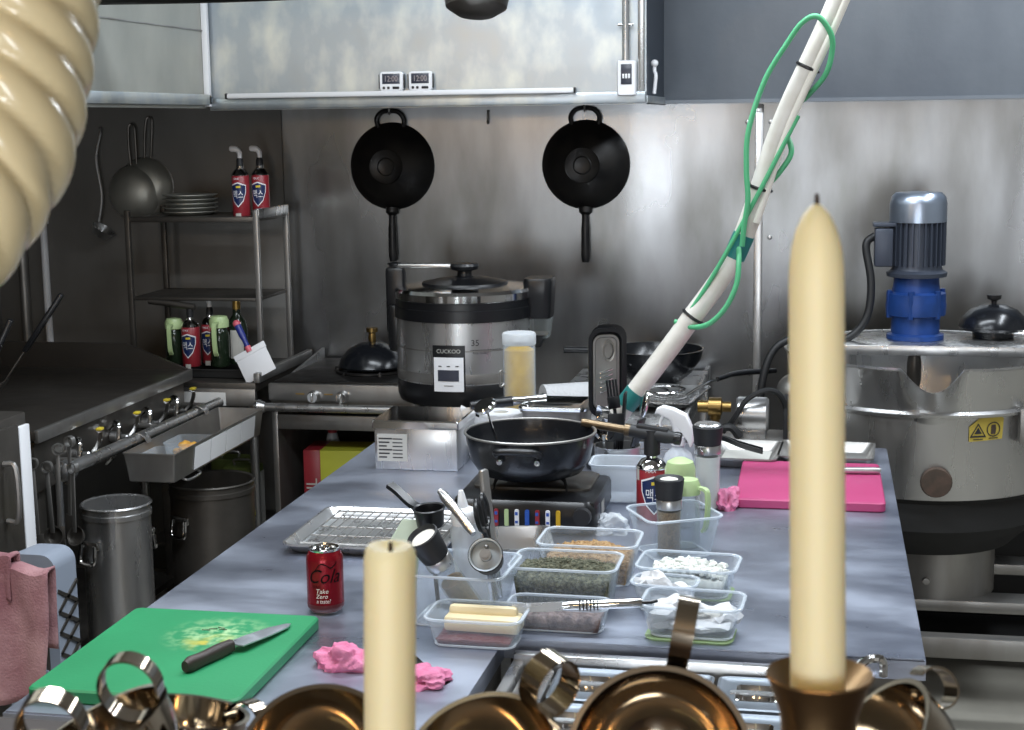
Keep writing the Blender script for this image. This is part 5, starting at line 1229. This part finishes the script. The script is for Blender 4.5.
for n, a, e, kd, mm, lb in U: standing(n, (bx + a[0], by + a[1], ZT + .008), (bx + e[0], by + e[1], ZT + e[2]), lb, kd, mm)
# hinged double pan standing upright behind
w = thing('hinged_grill_pan', 'black hinged grill pan standing upright behind the utensil holder', 'pan', (-.528, 3.79, ZT), (0, 0, 24))
bm = BM(); loft(bm, [(0, .085, .215, .03), (.016, .095, .225, .034), (.020, .095, .225, .034), (.0205, .078, .205, .026), (.008, .07, .195, .022)], T(0, .0, .245) @ RX(90)); fr = done('pan_half', bm, M['black'], w)
bm = BM(); loft(bm, [(0, .068, .19, .022), (.004, .068, .19, .022), (.0045, .058, .18, .018), (.001, .052, .174, .016)], T(0, -.009, .245) @ RX(90)); done('inner_plate', bm, M['steel_d'], fr)
bm = BM()
for k_ in range(5): box(bm, (0, 0, 0), (.034, .003, .003), .001, T(.0, -.0135, .20 + .012 * k_) @ RY(-18))
lathe(bm, [(.012, 0), (.016, 0), (.016, .004), (.012, .004)], 18, T(.006, -.0125, .30) @ Matrix.Scale(1.7, 4, (0, 0, 1)) @ RX(90)); done('pattern', bm, M['chrome'], fr)
bm = BM(); loft(bm, [(0, .095, .225, .034), (.014, .085, .215, .03)], T(.012, .008, .25) @ RX(-90)); done('pan_half', bm, M['black'], w)
bm = BM(); tube(bm, [(0, 0, .14), (0, 0, .07), (.0, 0, .012)], [.010, .012, .013], 12); box(bm, (0, 0, .14), (.03, .02, .03), .004); done('handle', bm, M['steel_d'], w)
bm = BM(); lathe(bm, [(0, 0), (.045, 0), (.048, .004), (.048, .07), (.046, .07), (.046, .006), (0, .005)], 30); done('stand_cup', bm, M['blackm'], w)
# second clear box with a white lump
c = container('food_container', (-.452, 3.475, ZT), 2, .105, .09, .09, .125, .11, 'clear container between the black pot and red torch can', 'milky')
ragmesh('tied_plastic_bag', (-.435, 3.185, ZT), .05, .04, .035, 11.3, 'milky', 'whitish plastic bag lump right of the portable burner', 'bag')

# ------------------------------------------------------------------ foreground pass shelf
s = thing('pass_shelf', 'wooden pass shelf in front of the kitchen carrying candles and cups', 'shelf', (-.1, .66, 0))
bm = BM(); box(bm, (0, -.02, 1.33), (1.3, .46, .03), .004); done('board', bm, M['wood'], s)
for x in (-.6, .6):
    bm = BM(); box(bm, (x, 0, .657), (.05, .30, 1.314), .004); done('support', bm, M['wood'], s)
def candle(x, y, z0, z1, r, label, taper):
    c = thing('taper_candle', label, 'candle', (x, y, z0), group='cream candles on the pass shelf'); h = z1 - z0
    if taper: prof = [(0, 0), (r * 1.02, 0), (r * 1.02, .01), (r, h * .4), (r * .985, h - .032), (r * .96, h - .024), (r * .88, h - .0165), (r * .70, h - .0095), (r * .46, h - .0042), (r * .2, h - .001), (0, h)]
    else: prof = [(0, 0), (r, 0), (r, h - .006), (r * .95, h - .002), (r * .84, h), (r * .6, h - .0012), (r * .25, h - .003), (0, h - .0032)]
    bm = BM(); lathe(bm, prof, 36); done('wax', bm, M['wax'], c)
    bm = BM(); hz = h - (.001 if taper else .0032); tube(bm, [(0, 0, hz - .004), (.0003, 0, hz + .002), (.0002, .0002, hz + .0045)], [.0012, .0011, .0008], 6); done('wick', bm, M['wick'], c)
    return c
def stick(x, y, zt, r, label):
    c = thing('candlestick', label, 'candlestick', (x, y, 1.3455), group='brass candlesticks'); h = zt - 1.3455
    bm = BM(); lathe(bm, [(0, 0), (.034, 0), (.036, .003), (.03, .008), (.014, .016), (.010, .03), (.012, h * .35), (.0165, h - .06), (.0145, h - .03), (.0155, h - .016), (.0195, h - .004), (.0215, h), (.021, h + .001), (.0165, h - .004), (r + .0006, h - .009), (r + .0006, h - .03), (0, h - .03)], 44); done('stem', bm, M['brass'], c)
    return c
RC = .0108
tx, ty = .0017, .606
stick(tx, ty, 1.4985, RC, 'aged brass candlestick under the tall candle')
candle(tx, ty, 1.4698, 1.687, RC, 'tall pointed cream candle at the right of the picture', True).rotation_euler = (0, R(-1.15), 0)
sx_, sy_ = -.179, .607
stick(sx_, sy_, 1.452, .0112, 'brass candlestick under the short candle')
candle(sx_, sy_, 1.4232, 1.5445, .0110, 'short blunt cream candle left of centre', False).rotation_euler = (0, R(1.6), 0)

def cup(m, r, d, label, ha=90, hw=.012, hr=.018, dr=.015, dz=-.01, hdir=None):
    """round coppery bowl, rim plane at local z=0, with a strap ring handle at rim angle ha"""
    c = thing_m('copper_cup', label, 'cup', m, 'coppery cups with strap handles')
    n_ = 12
    outer = [(r * math.sin(i / n_ * PI / 2) ** .85, -d * math.cos(i / n_ * PI / 2)) for i in range(n_ + 1)]
    inner = [((r - .0016) * math.sin(i / n_ * PI / 2) ** .85, -(d - .0016) * math.cos(i / n_ * PI / 2)) for i in range(n_ + 1)]
    prof = outer + [(r + .0012, .0004), (r + .0012, .0014), (r - .0016, .0012)] + inner[::-1]
    bm = BM(); lathe(bm, prof, 64); done('bowl', bm, M['copper'], c)
    if hdir:
        v = m.to_3x3().inverted() @ Vector(hdir); a = math.atan2(v.y, v.x)
    else: a = R(ha)
    dx, dy = math.cos(a), math.sin(a); cr, cz = r + dr, dz; t0 = math.atan2(-dz, -dr)
    bm = BM(); pts = []
    for i in range(15):
        t = t0 + .38 + (2 * PI - .76) * i / 14; q, z = cr + hr * math.cos(t), cz + hr * math.sin(t) * 1.15
        pts.append((q * dx, q * dy, z))
    foot0, foot1 = (r * 1.01, -.002), (r * .985, -.012)
    strap(bm, [(foot0[0] * dx, foot0[0] * dy, foot0[1])] + pts + [(foot1[0] * dx, foot1[0] * dy, foot1[1])] if dz > -.005 and False else pts, (-dy, dx, 0), hw, .0011); done('strap_handle', bm, M['copper'], c)
    return c
def place(cx, n, roll=0):
    """rim centre and the direction the mouth faces"""
    return T(*cx) @ Vector(n).to_track_quat('Z', 'Y').to_matrix().to_4x4() @ RZ(roll)
cup(place((-.078, .758, 1.3925), (.10, -.80, .42)), .0470, .047, 'biggest copper cup facing the viewer, its handle upright at the bottom centre', 70, .0115, .0195, dr=.0205, dz=-.008, hdir=(.155, .2, .92))
cup(place((-.362, .690, 1.412), (-.42, -.14, .88)), .0450, .050, 'copper cup with round open handle in front of the green board', 0, .0125, .0145, dr=-.010, dz=.015, hdir=(.85, .1, .45))
cup(place((-.250, .722, 1.398), (.12, -.62, .78)), .0400, .046, 'copper cup with dark mouth just left of the short candle', 200, .012, .016)
cup(place((-.163, .722, 1.402), (-.10, -.52, .84)), .0400, .046, 'copper cup with slanted handle right of the short candle', 40, .013, .015, dr=.010, dz=.009, hdir=(.5, .35, .8))
cup(place((.028, .772, 1.398), (-.74, -.18, .62)), .0430, .046, 'copper cup tilted sideways at the right of the candlestick', 0, .013, .010, dr=.005, dz=-.012, hdir=(.5, .5, .7))
cup(place((-.372, .622, 1.424), (-.25, -.2, .95)), .0290, .075, 'copper cup at the far left corner showing only its handle', 60, .012, .015, dr=.004, dz=.014, hdir=(.75, .1, .25))
cup(place((-.345, .775, 1.394), (.12, .15, .98)), .0340, .038, 'copper cup showing only an edge of handle beside the open-handled cup', 0, .012, .012, dr=.006, dz=.002, hdir=(1, -.25, .0))
# flexible duct hose, upper left
h = thing('flexible_hose', 'glossy cream spiral flexible hose hanging at the upper left', 'hose', (0, 0, 0))
path = spline([(-0.3440, .80, 2.82), (-0.3490, .76, 2.4), (-0.3590, .72, 2.05), (-0.3660, .695, 1.88), (-0.3710, .679, 1.778), (-0.3760, .664, 1.722), (-0.3830, .654, 1.70), (-0.3940, .637, 1.676), (-0.4170, .618, 1.649), (-0.4690, .593, 1.625), (-0.5440, .57, 1.605)], 40)
seg = [0]
for a, b in zip(path, path[1:]): seg.append(seg[-1] + (b - a).length)
N = 620; pts = []; k = 0
for i in range(N + 1):
    s_ = seg[-1] * i / N
    while k < len(seg) - 2 and seg[k + 1] < s_: k += 1
    t_ = (s_ - seg[k]) / max(1e-9, seg[k + 1] - seg[k]); pts.append(path[k].lerp(path[k + 1], t_))
fr = frames(pts); rr = []; pitch = .0205
for i, (p, (t_, u, v)) in enumerate(zip(pts, fr)):
    s_ = seg[-1] * i / N; ring = []
    for j in range(90):
        a = 2 * PI * j / 90; ph_ = (s_ / pitch + 5 * a / (2 * PI)) % 1.0
        q = .0345 + .0052 * abs(math.sin(PI * ph_)) ** .6
        ring.append(p + (u * math.cos(a) + v * math.sin(a)) * q)
    rr.append(ring)
bm = BM(); rings(bm, rr); done('corrugated_tube', bm, M['hose'], h, ang=180)
bm = BM(); lathe(bm, [(.02, 0), (.052, 0), (.052, .03), (.02, .03), (.02, 0)], 36, T(-.344, .80, 2.815)); done('ceiling_collar', bm, M['hose'], h)

# ------------------------------------------------------------------ lamps, world, camera
def area(name, loc, tgt, sx, sy, power, col):
    l = bpy.data.lights.new(name, 'AREA'); l.shape = 'RECTANGLE'; l.size = sx; l.size_y = sy; l.energy = power; l.color = col
    o = bpy.data.objects.new(name, l); COL.objects.link(o); o.location = loc
    o.rotation_euler = (Vector(tgt) - Vector(loc)).to_track_quat('-Z', 'Y').to_euler(); return o
def point(name, loc, power, col, r):
    l = bpy.data.lights.new(name, 'POINT'); l.energy = power; l.color = col; l.shadow_soft_size = r
    o = bpy.data.objects.new(name, l); COL.objects.link(o); o.location = loc; return o
COOL = (.86, .93, 1.0); WARM = (1.0, .62, .28)
area('ceiling_tube_front', (-.95, 2.1, 2.82), (-.95, 2.1, 0), 2.0, .25, 55, COOL)
area('ceiling_tube_back', (-.5, 3.6, 2.82), (-.5, 3.6, 0), 2.0, .25, 50, COOL)
area('ceiling_tube_right', (1.2, 4.0, 2.82), (1.2, 4.0, 0), .25, 1.8, 48, COOL)
area('window_left', (-1.08, -2.6, 1.10), (-.9, 4, 1.15), .55, 1.05, 33, (.88, .94, 1.0))
area('window_right', (.55, -2.6, 1.35), (.2, 4, 1.2), .55, 1.4, 40, (.9, .95, 1.0))
for x, y, z, p in ((-1.72, 1.5, 1.98, 12), (-1.4, -2.2, 2.0, 8), (-.45, -.8, 2.3, 7), (.45, -.9, 2.3, 7), (-.05, -1.6, 2.2, 6)):
    point('warm_pendant', (x, y, z), p, WARM, .06)
w = bpy.data.worlds.new('dining_room_glow'); SC.world = w; w.use_nodes = True
w.node_tree.nodes['Background'].inputs['Color'].default_value = (.20, .19, .18, 1); w.node_tree.nodes['Background'].inputs['Strength'].default_value = 1.0

cam = bpy.data.cameras.new('camera'); co = bpy.data.objects.new('camera', cam); COL.objects.link(co); SC.camera = co
F_PX = 1550.0; cam.sensor_width = 36; cam.lens = F_PX / 1024 * 36; cam.clip_start = .02
th = math.atan(245.5 / F_PX); ps = R(11.4); rho = .014
rt = Vector((math.cos(ps), math.sin(ps), 0)); fw = Vector((-math.sin(ps) * math.cos(th), math.cos(ps) * math.cos(th), -math.sin(th))); up = rt.cross(fw)
cx_ = rt * math.cos(rho) - up * math.sin(rho); cy_ = rt * math.sin(rho) + up * math.cos(rho)
co.matrix_world = Matrix(((cx_.x, cy_.x, -fw.x, 0), (cx_.y, cy_.y, -fw.y, 0), (cx_.z, cy_.z, -fw.z, 1.72), (0, 0, 0, 1)))
cam.dof.use_dof = True; cam.dof.focus_distance = 3.1; cam.dof.aperture_fstop = 24
vs = SC.view_settings; vs.view_transform = 'Standard'; vs.look = 'None'; vs.gamma = 1; vs.exposure = 0; vs.use_curve_mapping = False
